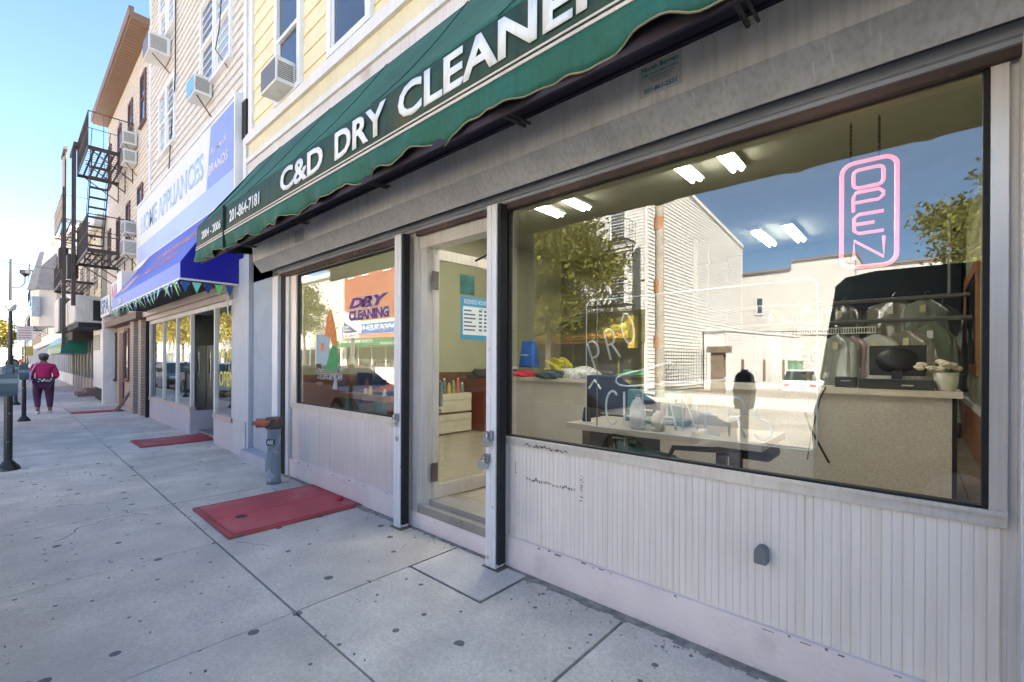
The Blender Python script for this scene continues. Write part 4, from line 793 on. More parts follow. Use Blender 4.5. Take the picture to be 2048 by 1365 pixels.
# blue awning
BLA=mat('skylit_blue_vinyl',(.06,.055,.45),.35,var=.05,vs=1); BLN=mat('shaded_blue_vinyl',(.010,.012,.30),.4,var=.05)  # one vinyl in two tones: sky light and end shade put into colour
BA=thing('blue_awning','bright blue vinyl shop awning with pennants hanging from its lower edge','awning',(-10.8,-.4,2.6))
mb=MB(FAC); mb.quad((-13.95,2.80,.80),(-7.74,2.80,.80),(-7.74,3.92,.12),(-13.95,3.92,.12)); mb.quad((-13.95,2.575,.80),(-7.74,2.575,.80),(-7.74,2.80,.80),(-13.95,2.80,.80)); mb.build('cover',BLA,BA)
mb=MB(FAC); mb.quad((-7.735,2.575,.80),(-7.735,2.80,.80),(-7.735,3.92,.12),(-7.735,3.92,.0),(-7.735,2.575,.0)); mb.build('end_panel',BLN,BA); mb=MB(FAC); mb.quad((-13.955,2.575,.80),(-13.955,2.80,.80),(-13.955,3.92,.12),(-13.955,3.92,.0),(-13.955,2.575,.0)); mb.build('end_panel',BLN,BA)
mb=MB(FAC); mb.box((-13.96,2.55,.79),(-7.73,2.575,.81)); mb.box((-7.755,2.55,.0),(-7.73,2.575,.79)); mb.build('edge_strip',WTRIM,BA)
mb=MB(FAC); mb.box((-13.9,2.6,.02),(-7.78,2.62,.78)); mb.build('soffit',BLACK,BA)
SAL=mat('salmon_lettering',(.62,.32,.32),.5)
SLF=Frame((0,-.80,2.80),(1,0,0),(0,-1,0))
class SlopeF:
    O=Vector((0,-.80,2.80)); U=Vector((1,0,0)); d=Vector((0,.68,1.12)).normalized(); N=Vector((0,-1.12,.68)).normalized()
    def mat(s,u,v,w): m=Matrix((s.U,s.d,s.N)).transposed().to_4x4(); m.translation=s.O+s.U*u+s.d*v+s.N*w; return m
text('lettering','HOME APPLIANCES',.22,SlopeF(),-11.3,.62,.004,SAL,BA,width=2.9,ex=.003,shear=.3); text('lettering','SALES & SERVICE',.17,SlopeF(),-11.5,.30,.004,SAL,BA,width=2.7,ex=.003,shear=.3)
mb=MB(); sf=SlopeF()
mb.fr=lambda a,b,c: sf.mat(a,b,c).translation
mb.quad((-13.6,.1,.004),(-12.6,.1,.004),(-12.2,.55,.004),(-12.9,.5,.004)); mb.build('emblem',SAL,BA)
text('lettering','2008',.13,FAC,-13.0,2.62,.802,WHITE,BA,width=.36,ex=.003,bold=.02)
PB=thing('pennant_string','string of blue, mint and green triangular pennants along the edge of the blue awning','bunting',(-10.8,-.8,2.55))
pm=[mat('pennant_blue',(.02,.10,.30),.5),mat('pennant_mint',(.20,.62,.48),.5),mat('pennant_navy',(.02,.04,.20),.5),mat('pennant_green',(.18,.60,.16),.5)]
MB(FAC).tube([(-13.9,2.545,.815),(-7.75,2.545,.815)],.006,5).build('cord',WHITE,PB)
def penn(a,b,c,k,nrm):
    mb=MB(); mb.quad(a,b,c) if False else mb.b.faces.new([mb.b.verts.new(q) for q in (a,b,c)]); mb.b.normal_update(); bmesh.ops.solidify(mb.b,geom=list(mb.b.faces),thickness=.002); o=mb.build('pennant',pm[k%4],PB)
    mid=(Vector(a)+Vector(b))*.5; ux=(Vector(b)-Vector(a)).normalized(); q=MB(); p0=mid-ux*.05+Vector((0,0,-.045))+Vector(nrm)*.004
    q.quad(p0,p0+ux*.10,p0+ux*.10+Vector((0,0,.02)),p0+Vector((0,0,.02))); q.build('print',WHITE if k%2==0 else pm[2],o)
x=-13.85; k=0
while x<-7.9:
    tw=random.uniform(-.09,.09); dz=random.uniform(-.02,.02)
    penn((x,-.818,2.54),(x+.13,-.818,2.54),(x+.065+tw*.3,-.82+tw*1.2,2.36+dz),k,(0,-1,0)); x+=.165; k+=1
for i,y in enumerate((-.80,-.66,-.52,-.38,-.24)): penn((-7.745,y,2.53-.0*i),(-7.745,y+.115,2.53),(-7.73,y+.055,2.37),i,(1,0,0))
# shop front
F2=mat('pinkish_frame',(.46,.38,.35),.45,metal=.2,var=.08); LP=mat('lavender_panel',(.44,.42,.47),.6,var=.06,stain=((.30,.26,.24),3,.62,.8))
mb=MB(FAC); mb.box((-14.5,2.48,.0),(-8.0,2.60,.16)); mb.box((-14.4,2.38,.0),(-8.0,2.475,.10)); mb.build('roller_box',F2,B2)
mb=MB(FAC); mb.box((-14.40,-.04,-.05),(-10.6,.42,.03)); mb.box((-9.05,-.04,-.05),(-8.0,.42,.03)); mb.build('stall_riser',LP,B2)
mb=MB(); mb.box((-10.63,-.03,-.04),(-10.58,1.2,.42)); mb.build('recess_riser',LP,B2); mb=MB(); mb.box((-9.10,-.03,-.04),(-9.05,1.2,.42)); mb.build('recess_riser',LP,B2)
mb=MB(FAC); mb.box((-14.4,.42,-.05),(-10.56,.50,.05)); mb.box((-9.1,.42,-.05),(-8.0,.50,.05)); mb.build('sill',F2,B2)
mb=MB(FAC)
for u in (-14.42,-12.98,-11.75,-10.62): mb.box((u,.5,-.03),(u+.06,2.42,.03))
for u in (-9.1,-8.04): mb.box((u,.5,-.03),(u+.06,2.42,.03))
mb.box((-14.3,2.30,-.03),(-8.0,2.38,.028)); mb.build('window_frame',WTRIM,B2)
mb=MB(FAC); mb.box((-14.36,.5,-.006),(-10.6,2.3,0)); mb.build('window_glass',GLASS,B2); MB(FAC).box((-9.05,.5,-.006),(-8.04,2.3,0)).build('window_glass',GLASS,B2)
MB(FAC).box((-14.30,.46,.031),(-14.26,2.35,.05)).build('light_strip',WHITE,B2)
MB().box((-10.595,.0,.5),(-10.59,1.2,2.3)).build('return_glass',GLASS2,B2); MB().box((-9.085,.0,.5),(-9.09,1.2,2.3)).build('return_glass',GLASS2,B2)
mb=MB(FAC); mb.box((-14.52,-.04,-.03),(-14.44,2.5,.10)); mb.build('side_track',BLACK,B2); mb=MB(FAC); mb.box((-8.10,-.04,0),(-8.0,2.5,.05)); mb.build('jamb',mat('peeling_paint',(.48,.46,.48),.7,var=.06,streak=.2,stain=((.20,.15,.13),5,.66,.72)),B2)
MB(FAC).tube([(-8.06,2.5,.1),(-8.0,2.42,.14),(-8.02,2.22,.13),(-8.08,2.12,.1)],.012,6).build('hose',WTRIM,B2)
YL=mat('yellow_lettering',(.75,.62,.08),.6)
D=thing('we_are_open_decal','yellow YES WE ARE OPEN lettering on the narrow window beside the recessed door','decal',(-8.5,0,1.3))
for s_,z,h_,wd in (('YES',1.78,.17,.60),('WE ARE',1.40,.2,.75),('OPEN',.98,.25,.75)): text('lettering',s_,h_,FAC,-8.52,z,.001,YL,D,width=wd,align='CENTER',ex=.001,bold=.02)
B2I=thing('appliance_shop_interior','dim appliance showroom seen through the recessed entrance','room',(-11,3,0))
MB().box((-14.35,.1,0),(-8.1,8,.04)).build('floor',tile_mat('grey_floor_tile',(.25,.24,.22),(.22,.21,.20),(.12,.12,.12)),B2I); MB().box((-14.35,7.5,.04),(-8.1,8,3)).build('back_wall',OLIVE,B2I); MB().box((-14.45,.1,0),(-14.36,8,3)).build('side_wall',mat('dim_wall',(.20,.20,.18),.8),B2I); MB().box((-8.09,.1,0),(-8.0,8,3)).build('side_wall',OLIVE,B2I); MB().box((-14.4,.0,2.62),(-8.0,8,2.69)).build('ceiling',WTRIM,B2I)
MB().box((-10.55,1.6,1.75),(-9.12,1.62,2.62)).build('bulkhead',OLIVE,B2I)
fm=mat('fridge_steel',(.34,.34,.35),.35,metal=.6,var=.06)
for i,(x,y,l) in enumerate(((-13.6,.9,'steel fridge at the left end of the appliance shop window'),(-12.6,.9,'steel fridge second in the appliance shop window'),(-11.6,1.0,'steel fridge nearest the recessed entrance'),(-10.2,2.6,'tall steel fridge with an ice dispenser facing the entrance'))):
    t=thing('fridge',l,'fridge',(x,y,.04),'fridges in the appliance shop')
    mb=MB(); mb.box((x-.42,y,.06),(x+.42,y+.7,1.78)); mb.bevel(.01,1); mb.build('case',fm,t); mb=MB(); mb.box((x-.41,y-.03,.7),(x-.005,y-.003,1.76)); mb.build('door',fm,t); MB().box((x+.005,y-.03,.7),(x+.41,y-.003,1.76)).build('door',fm,t); MB().box((x-.41,y-.03,.1),(x+.41,y-.003,.68)).build('drawer',fm,t); MB().box((x-.3,y-.036,1.1),(x-.1,y-.031,1.45)).build('dispenser',BLACK,t); MB().tube([(x-.03,y-.06,.8),(x-.03,y-.06,1.6)],.012,6).build('handle',STEEL,t)
# ================================================================ CREAM BUILDING WITH BROWN CORNICE
SID3=mat('peach_siding',(.62,.55,.47),.6,var=.04,streak=.06)
TAN=brick_mat('tan_brick',(.42,.33,.25),(.48,.38,.30),(.28,.24,.20))
B3=thing('cream_building','peach sided building with a wide brown cornice and tan brick ground floor','building',(-18.5,0,0))
siding('siding_wall',FAC,-21.9,-14.53,3.4,9.85,.135,SID3,B3,lip=.02)
MB().box((-21.95,.004,-.04),(-14.5,12,9.85)).build('wall',TAN,B3)
CB=mat('brown_cornice',(.20,.12,.08),.6,var=.08)
mb=MB(FAC); mb.box((-22.0,9.83,0),(-14.45,9.88,.42)); mb.box((-22.0,9.881,.36),(-14.45,10.12,.46)); mb.box((-22.0,9.881,-.3),(-14.45,10.0,.36))
x=-21.9
while x<-14.5: mb.box((x,9.82,.0),(x+.02,9.83,.41)); x+=.16
mb.build('cornice',CB,B3)
BRW=mat('brown_window_trim',(.12,.06,.05),.6,var=.1)
for a,b,c,d in ((-15.75,-15.05,7.7,9.05),(-17.6,-16.95,7.5,9.0),(-19.5,-18.9,7.5,8.95),(-21.6,-21,7.5,8.95),(-16.1,-15.4,4.85,6.15),(-17.9,-17.3,4.75,6.1),(-19.7,-19.1,4.75,6.0),(-21.6,-21,4.75,6.0)): window(FAC,a,b,c,d,B3,fm=BRW,t=.08,proud=.05)
air_con(-16.7,7.35,.5,.36,.34,'white air conditioner beside the upper fire escape, mounted over a second one'); air_con(-16.7,6.85,.5,.36,.32,'lower of the two stacked air conditioners by the upper fire escape'); air_con(-16.5,4.85,.5,.34,.32,'air conditioner beside the lower fire escape near the lilac sign'); air_con(-16.4,4.25,.55,.4,.36,'beige air conditioner under the window just left of the lilac sign')
# ground floor of the brick building
for a,b,c,d in ((-17.1,-16.4,.8,2.35),(-18.05,-17.35,.8,2.35),(-20.5,-19.7,.75,2.3),(-21.9,-21.1,.75,2.3)): window(FAC,a,b,c,d,B3,fm=BRW,t=.07,proud=.05,sash=False)
mb=MB(FAC); mb.box((-19.0,0,.0),(-18.3,2.25,.04)); mb.build('door',BRW,B3)
mb=MB(FAC); mb.box((-16.2,-.04,0),(-15.7,2.6,.16)); mb.box((-15.3,-.04,0),(-14.95,2.6,.12)); mb.build('brick_pier',TAN,B3); mb=MB(FAC); mb.box((-15.68,-.02,0),(-15.32,2.5,.05)); mb.build('recess',BLACK,B3)
mb=MB(FAC); mb.box((-22.6,2.45,0),(-14.55,2.62,.28)); mb.build('ledge',mat('brown_ledge',(.16,.11,.09),.7),B3)
def fascia_sign(name,label,u0,u1,v0,v1,d0,d1,m,lets,lm,lh):
    t=thing(name,label,'sign',tuple(FAC((u0+u1)/2,v0,d0))); mb=MB(FAC); mb.box((u0,v0,d0),(u1,v1,d1)); mb.build('sign_box',m,t); 
    if lets: text('lettering',lets,lh,FAC,(u0+u1)/2,v0+(v1-v0-lh)/2,d1+.002,lm,t,width=(u1-u0)*.85,align='CENTER',ex=.004,bold=.02)
    return t
PK=mat('pink_letter',(.62,.18,.38),.5); SB=mat('sign_blue',(.05,.22,.45),.5)
fascia_sign('pink_letter_sign','small white sign with pink vertical lettering above the brick ground floor',-17.4,-15.3,2.95,3.6,.30,.42,SWH,'NAILS',PK,.5)
fascia_sign('blue_letter_sign','small white sign with blue lettering beside the pink one',-19.6,-17.7,2.75,3.35,.30,.42,SWH,'SPA',SB,.45)
MB().box((-15.3,-.55,2.98),(-14.6,-.02,3.62)).build('side_box',SWH,tag(thing('white_sign_box','plain white sign box end between the pink sign and the blue awning','sign box',(-15,-.3,3)),'plain white sign box end between the pink sign and the blue awning','sign box'))
# wooden planks and weeds by the wall
t=thing('leaning_boards','two worn wooden boards leaning against the tan brick wall','boards',(-16.6,-.25,-.04))
for i in (0,1): MB().tube([(-16.6-i*.25,-.38,-.03),(-16.55-i*.25,-.03,.62-i*.05)],.035,4).build('board',mat('old_wood',(.20,.15,.11),.8),t)
# ================================================================ FIRE ESCAPES
def fire_escape(fr,u0,u1,levels,dp,name_label,stair=True,rail=.95,fine=.2,m=IRON):
    t=thing('fire_escape',name_label,'fire escape',tuple(fr((u0+u1)/2,levels[0],dp/2)))
    for li,z in enumerate(levels):
        mb=MB(fr); n=max(3,int((u1-u0)/fine)); k=7
        for i in range(k+1): q=dp*i/k; mb.box((u0,z-.012,max(0,q-.022)),(u1,z,q+.022 if i<k else q))
        for i in range(n+1): a=u0+(u1-u0)*i/n; mb.box((a-.010,z-.020,0),(a+.010,z-.0121,dp))
        mb.box((u0,z-.08,dp-.01),(u1,z+.02,dp+.01)); mb.box((u0-.01,z-.08,0),(u0+.01,z+.02,dp)); mb.box((u1-.01,z-.08,0),(u1+.01,z+.02,dp)); mb.build('platform',m,t)
        mb=MB(fr)
        for h in (rail,rail*.52): mb.tube([(u0,z+h,0),(u0,z+h,dp),(u1,z+h,dp),(u1,z+h,0)],.016 if h==rail else .010,5)
        a=u0
        while a<=u1+.01: mb.tube([(a,z,dp),(a,z+rail,dp)],.009,4,False); a+=.15
        for s_ in (u0,u1):
            for q in (.02,dp*.35,dp*.68): mb.tube([(s_,z,q),(s_,z+rail,q)],.008,4,False)
        mb.build('railing',m,t)
        for s_ in (u0+.15,(u0+u1)/2,u1-.15): mb=MB(fr); mb.tube([(s_,z-.05,dp*.92),(s_,z-.65,.03)],.018,4); mb.box((s_-.02,z-.7,.0),(s_+.02,z,.035)); mb.build('bracket',m,t)
        if stair and li+1<len(levels):
            z2=levels[li+1]; mb=MB(fr); a0,a1=u0+.35,u0+.35+(z2-z)*.62
            a1=min(a1,u1-.2)
            for q in (dp*.45,dp*.85): mb.tube([(a0,z,q),(a1,z2,q)],.022,4); mb.tube([(a0,z+.8,q),(a1,z2+.8,q)],.012,4)
            ns=11
            for i in range(1,ns): f_=i/ns; mb.box((a0+(a1-a0)*f_-.09,z+(z2-z)*f_-.012,dp*.45),(a0+(a1-a0)*f_+.09,z+(z2-z)*f_+.012,dp*.85))
            mb.build('stair',m,t)
    return t
fire_escape(FAC,-19.6,-16.75,[4.42,7.2],.98,'brown iron fire escape on the peach sided building with two landings')
fire_escape(FAC,-29.6,-25.2,[4.55,7.0],1.0,'farther brown iron fire escape on the yellowish building beyond')
def drop_ladder(u,w_,z0,z1,zb,label,wt=True):
    t=thing('drop_ladder_guide',label,'ladder guide',tuple(FAC(u,z0,w_)))
    mb=MB(FAC); mb.box((u-.07,z0,w_-.05),(u+.07,z1,w_+.05)); mb.build('guide_post',IRON,t)
    mb=MB(FAC); mb.box((u-.75,z1+.02,w_-.05),(u+.6,z1+.13,w_+.05)); mb.tube([(u+.45,z1,w_),(u+.45,z1-2.4,w_)],.022,5); mb.tube([(u-.4,z1,w_),(u-.4,zb+.6,w_)],.006,4); mb.build('pulley_arm',IRON,t)
    mb=MB(FAC); mb.box((u-.42,zb,w_-.12),(u-.02,zb+.75,w_+.14)); mb.bevel(.02,1); mb.build('counterweight',IRON,t)
    mb=MB(FAC)
    for q in (u+.1,u+.45): mb.box((q-.015,z0+1.0,w_-.02),(q+.015,zb+1.6,w_+.02))
    z=z0+1.1
    while z<zb+1.6: mb.box((q-.35,z,w_-.01),(q,z+.02,w_+.01)); z+=.28
    mb.build('ladder',IRON,t)
drop_ladder(-23.3,1.05,1.9,8.9,4.75,'tall brown iron ladder guide post with a counterweight box, left one of two')
drop_ladder(-19.7,1.05,3.1,7.9,3.95,'shorter brown iron ladder guide post beside the near fire escape, right one of two')
# ================================================================ FARTHER BUILDINGS ON OUR SIDE
def row_building(u0,u1,h,m,label,floors,wins,kind='siding',shop=None,cornice=None,depth=10,fr=None,wm=WHITE,roof=.3):
    fr=fr or FAC; t=thing('row_building',label,'building',tuple(fr((u0+u1)/2,0,0)))
    mb=MB(fr); mb.box((u0,-.06,-depth),(u1,h,-.004)); mb.build('wall',m,t)
    if kind=='siding': siding('siding_wall',fr,u0,u1,3.2,h,.2,m,t,lip=.03)
    mb=MB(fr); mb.box((u0-.05,h,-depth),(u1+.05,h+.12,.15)); mb.box((u0-.05,h-roof,0),(u1+.05,h-.003,.22)); mb.build('cornice',cornice or WTRIM,t)
    n=wins; sp=(u1-u0)/n
    for z in floors:
        for i in range(n):
            c=u0+sp*(i+.5); window(fr,c-.42,c+.42,z,z+1.5,t,fm=wm,t=.08,proud=.06,gm=random.choice((HGLASS,HGLASS_B)))
    mb=MB(fr); 
    if shop:
        g=MB(fr); g.box((u0+.3,.6,.0),(u1-.3,2.5,.02)); g.build('shop_window',DARKWIN if shop=='dark' else HGLASS,t)
        q=u0+.25
        while q<u1: mb.box((q,0,0),(q+.12,2.7,.06)); q+=1.3
        mb.box((u0+.2,.0,0),(u1-.2,.6,.045)); mb.box((u0,2.7,0),(u1,3.15,.12)); mb.build('shop_frame',wm,t)
    else: mb.b.free()
    return t
CRB=mat('cream_siding_far',(.60,.55,.42),.7,var=.05); DKF=mat('dark_shop_frame',(.04,.035,.03),.6,var=.3)
row_building(-34,-23.5,6.9,CRB,'pale yellow building behind the far fire escape with a dark shop front',[4.3],4,shop='dark',wm=mat('grey_trim',(.3,.28,.26),.7))
WSB=mat('weathered_white_box',(.55,.54,.52),.6,var=.1,streak=.25)
t=thing('projecting_sign_box','weathered white boxed shop canopy with a rounded near corner under the far fire escape','shop canopy',(-22,-.5,2.6))
mb=MB(FAC); mb.box((-24.9,2.65,.0),(-20.7,3.55,.95)); mb.bevel(.06,2); mb.build('box',WSB,t); mb=MB(FAC); mb.box((-20.69,2.72,.1),(-20.66,3.4,.5)); mb.build('dark_opening',BLACK,t); mb=MB(FAC); mb.box((-24.7,2.5,.05),(-20.8,2.645,.85)); mb.build('soffit',BLACK,t)
t=thing('grey_sign_box','tall grey faced sign box under the far fire escape left of the white box','sign box',(-27.5,-.6,2.4))
mb=MB(FAC); mb.box((-29.5,2.6,0),(-27.0,4.0,.95)); mb.build('box',mat('dark_grey_box',(.08,.08,.085),.7),t); MB(FAC).box((-29.55,2.6,.951),(-27.0,4.0,.99)).build('white_edge',WSB,t); MB(FAC).box((-29.5,2.2,0),(-25.0,2.55,.7)).build('brown_canopy',mat('dark_brown',(.06,.04,.035),.8),t)
t=thing('white_shutter_door','white siding wall panel with a louvred grey vent and dark opening at its foot','wall panel',(-21.5,-.2,0))
mb=MB(FAC); mb.box((-22.9,.42,0),(-20.0,2.9,.28)); mb.build('panel',WHITE,t); mb=MB(FAC)
for i in range(11): mb.box((-22.7,1.75+i*.05,.281),(-21.1,1.78+i*.05,.30))
mb.build('louvre',ALUD,t); MB(FAC).box((-22.7,0,0),(-20.3,.40,.25)).build('foot_opening',BLACK,t); MB(FAC).box((-20.25,-.04,0),(-19.95,2.9,.32)).build('post',WTRIM,t)
t=thing('stone_steps','low brown stone steps at a dark doorway beyond the white panel','steps',(-25,-.4,0))
mb=MB(FAC); mb.box((-25.6,-.04,0),(-24.2,.10,.6)); mb.box((-25.6,.1,0),(-24.2,.24,.35)); mb.build('step',mat('brown_stone',(.24,.15,.12),.9),t)
# green dome awning
DG=mat('dome_green',(.005,.16,.11),.35,var=.05)
t=thing('dome_awning','rounded dark green awning over a shop door far along the block','awning',(-31,-.5,2))
mb=MB(FAC); pr=[(1.75,0),(1.75,.9)]+[(1.95+.75*math.sin(a),.9*math.cos(a)) for a in [math.pi/2*k/7 for k in range(8)]]+[(2.7,0)]
mb.prism([(a,b) for a,b in pr],-36.5,-27.2); mb.build('canopy',DG,t); mb=MB(FAC); mb.box((-36.5,1.68,0),(-27.2,1.74,.92)); mb.build('valance',DG,t)
# turreted grey building, further rows
B5=row_building(-47,-34.2,8.6,mat('pale_grey_siding',(.60,.58,.52),.8,var=.05),'pale building with a grey mansard turret beyond the fire escapes',[4.2,6.3],5,shop='glass')
t=thing('turret','grey shingled mansard turret on a pale bay window','turret',(-44,-.6,4))
mb=MB(); mb.lathe([(1.1,3.6),(1.1,6.0)],(-44,-.25,0),8); mb.build('bay',MATS['pale_grey_siding'],t); mb=MB(); mb.lathe([(1.35,6.0),(1.3,6.15),(.75,8.6),(.4,9.0)],(-44,-.25,0),8); mb.build('roof',mat('grey_shingle',(.22,.22,.22),.9,var=.15),t)
mb=MB(); mb.box((-43.4,-1.4,4.2),(-42.85,-1.0,5.5)); mb.build('window',HGLASS_B,t)
fire_escape(FAC,-66,-58,[4.3,6.8,9.2],1.1,'very distant dark fire escape on the white building down the block',fine=.5)
row_building(-70,-47.2,10.5,mat('far_white_wall',(.66,.63,.58),.8,var=.05),'tall white building far down the block',[4.3,7.0],7,kind='plain',shop='glass')
row_building(-100,-70.3,10.0,brick_mat('far_brick',(.35,.20,.14),(.40,.24,.17),(.3,.25,.2)),'distant brick building at the far end of the block',[4.3,6.8],9,kind='plain',shop='dark')
row_building(-140,-104,9.0,MATS['far_white_wall'],'last pale building visible down the street',[4.3,6.8],9,kind='plain',shop='dark')
t=thing('striped_awning','small black and white striped awning far down the block','awning',(-49,-.5,2.1))
for i in range(8):
    mb=MB(FAC); a=-51.5+i*.6; mb.hexa([(a,2.0,1.0),(a+.6,2.0,1.0),(a+.6,2.05,1.0),(a,2.05,1.0),(a,2.75,0),(a+.6,2.75,0),(a+.6,2.8,0),(a,2.8,0)]); mb.build('stripe',BLACK if i%2 else WHITE,t)
# ================================================================ STREET LAMP, SIGNS ON THE KERB LINE
t=thing('street_lamp','dark ornamental street lamp with a globe and a side arm at far left','street lamp',(-33,-2.33,-.04))
mb=MB(); mb.tube([(-33,-2.33,0),(-33,-2.33,4.0),(-33,-2.33,6.3)],[.10,.07,.045],10); mb.lathe([(.17,0),(.16,.5),(.11,.7),(.09,.9)],(-33,-2.33,-.04),10); mb.build('post',mat('lamp_black',(.03,.032,.035),.5),t)
mb=MB(); mb.lathe([(.09,0),(.2,.1),(.22,.3),(.12,.45),(.05,.5)],(-33,-2.33,3.75),12); mb.build('lantern',mat('lamp_glass',(.5,.5,.48),.3),t); mb=MB(); mb.tube([(-33,-2.33,4.9),(-33,-2.0,4.95),(-33,-1.85,5.2),(-33,-1.85,5.6)],.03,6); mb.lathe([(.05,0),(.2,.15),(.2,.3),(.05,.35)],(-33,-1.85,5.5),10); mb.build('camera_arm',mat('lamp_black',(0,0,0)),t)
t=thing('street_sign','white street sign with faded red lettering on a pole near the lamp','street sign',(-30,-1.9,-.04))
SF=Frame((-30,-1.9,0),(0,1,0),(1,0,0))
mb=MB(SF); mb.box((-.25,2.25,0),(.25,2.9,.02)); mb.build('plate',SWH,t); MB(SF).tube([(0,-.04,-.02),(0,3.0,-.02)],.03,6).build('pole',STEEL,t)
mb=MB(SF); [mb.box((-.2,2.80-i*.11,.021),(.2,2.83-i*.11,.024)) for i in range(5)]; mb.build('red_lines',mat('sign_red',(.5,.08,.08),.6),t)
t=thing('yellow_sign','small yellow notice on a post behind the white sign','street sign',(-36,-1.72,-.04)); SF=Frame((-36,-1.70,0),(0,1,0),(1,0,0))
MB(SF).box((-.22,1.6,0),(.22,2.1,.02)).build('plate',mat('sign_yellow',(.45,.36,.08),.5),t); MB(SF).tube([(0,-.04,-.02),(0,2.0,-.02)],.03,6).build('pole',STEEL,t)
mb=MB(); mb.tube([(-33+10*math.sin(0),-12,7.6),(-33,-7,6.9),(-33,-2.33,6.1),(-33,-.1,6.0)],.02,4); tag(mb.build('overhead_cable',BLACK),'thin black cable crossing the sky beside the street lamp','cable')
# distant people as simple walkers are built with the person below
# ================================================================ TREES
def leaf_crown(name,c,rx,ry,rz,n,size,m,parent,seed,clumps=26,thr=.0):
    rn=random.Random(seed); cl=[]
    for i in range(clumps):
        a=rn.uniform(0,6.283); z=rn.uniform(-1,1); q=math.sqrt(1-z*z)*rn.uniform(.45,1.0); cl.append((c[0]+rx*.82*q*math.cos(a),c[1]+ry*.82*q*math.sin(a),c[2]+rz*.85*z*rn.uniform(.5,1),rn.uniform(.20,.42)))
    verts=[];faces=[]
    for i in range(n):
        k=cl[rn.randrange(len(cl))]; r_=k[3]
        d=Vector((rn.gauss(0,1),rn.gauss(0,1),rn.gauss(0,.8)))*r_*.55
        p=Vector((k[0]+d.x*rx,k[1]+d.y*ry,k[2]+d.z*rz))
        u=Vector((rn.uniform(-1,1),rn.uniform(-1,1),rn.uniform(-1,1))).normalized(); v=u.orthogonal().normalized(); s=size*rn.uniform(.6,1.3)
        b=len(verts); verts+= [p-u*s,p-v*s*.55,p+u*s,p+v*s*.55]; faces.append((b,b+1,b+2,b+3))
    me=bpy.data.meshes.new(name); me.from_pydata(verts,[],faces); me.materials.append(m); return link(name,me,parent),cl
LEAFG=mat('green_leaf',(.22,.22,.045),.55,var=.45,vs=2.2); LEAFY=mat('autumn_leaf',(.30,.25,.06),.55,var=.4,vs=2.2); BARK=mat('bark',(.09,.07,.055),.9,var=.2)
def tree(x,y,h,cz,rx,rz,label,lm,n=9000,size=.10,seed=1,r=.16,ry=None,group='street trees'):
    t=thing('street_tree',label,'tree',(x,y,0),group)
    o,cl=leaf_crown('crown',(x,y,cz),rx,ry or rx,rz,n,size,lm,t,seed)
    mb=MB(); mb.tube([(x,y,-.1),(x+.05,y,cz*.4),(x,y+.05,cz*.75),(x+.05,y,cz+rz*.5)],[r,r*.8,r*.55,r*.2],8)
    for k in cl[::3]:
        mb.tube([(x,y+.03,cz*.55+.1*(k[2]-cz)),((x+k[0])/2,(y+k[1])/2,(cz*.6+k[2])/2+.1),(k[0],k[1],k[2])],[r*.35,r*.2,r*.07],5)
    mb.build('trunk',BARK,t); return t
tree(-13.9,-15.7,8,5.9,3.7,2.9,'large green street tree before the white sided building across the street',LEAFG,30000,.115,3,.17)
tree(-19.6,-15.8,8,6.0,2.2,2.4,'olive green street tree left of the deli awning across the street',LEAFG,7000,.10,5)
tree(2.2,-17.2,7,5.6,2.4,2.1,'green tree over the low white wall at the right of the window reflection',LEAFG,9000,.085,8,.12)
tree(-42.5,-16.0,8,6.4,2.6,2.6,'pale leafed street tree before the cream building across the street',mat('olive_leaf',(.16,.16,.04),.55,var=.4,vs=2.2),8000,.12,9)
for i,(x,y) in enumerate(((-56,-16),(-70,-16.2),(-86,-16),(-104,-15.8),(-125,-16))):
    tree(x,y,9,6.5,4.2,3.2,('golden tree','bushy golden tree','bright yellow tree','yellow tree with a wide crown','distant yellow tree')[i]+' across the street reflected in the appliance shop window, number %s from the near end'%('first','second','third','fourth','fifth')[i] if False else ['nearest golden tree across the street','second golden tree across the street from the near end','middle golden tree across the street','fourth golden tree across the street from the near end','farthest golden tree across the street'][i],LEAFY,5000,.22,20+i,.2)
tree(-118,-4.2,9,5.5,4.0,3.4,'pale yellow tree closing the view at the far left of the street',LEAFY,4500,.25,40,.2); tree(-135,-9,9,5.0,4.5,3.2,'yellow green tree behind the farthest street lamp',LEAFY,4500,.28,41,.2)
# ================================================================ ACROSS THE STREET
OF=OPP(0,-18.5)      # u = -x
WSD=mat('white_siding_across',(.60,.585,.55),.6,var=.03)
T=thing('white_sided_house','white sided house across the street with a long bare side wall above a deli','house',(-13.4,-18.5,0))
siding('siding_wall',OF,10.0,17.2,4.0,11.7,.16,WSD,T,lip=.025)
mb=MB(); mb.prism([(-34.5,10.1),(-18.505,11.7),(-18.505,-.1),(-34.5,-.1)],-17.2,-10.03,0); mb.build('wall',mat('building_core3',(.55,.54,.50),.8),T)
SFm=Frame((-10.0,-18.5,0),(0,-1,0),(1,0,0))
mb=MB(SFm); v=.1
while v<11.6:
    t2=v+.19; um=16.0 if v<10.0 else (11.7-v)*10.0
    if um>.2: mb.quad((0,v,.045),(um,v,.045),(um,t2,.004),(0,t2,.004)); mb.quad((0,v,0),(um,v,0),(um,v,.045),(0,v,.045))
    v=t2
mb.build('siding_wall',WSD,T)
mb=MB(SFm); mb.hexa([(-.1,11.66,-.2),(16.05,10.05,-.2),(16.05,10.05,.12),(-.1,11.66,.12),(-.1,11.86,-.2),(16.05,10.25,-.2),(16.05,10.25,.12),(-.1,11.86,.12)]); mb.box((-.06,0,-.05),(.12,11.6,.05)); mb.box((15.95,0,-.05),(16.06,10.05,.05)); mb.build('roof_edge',WTRIM,T)
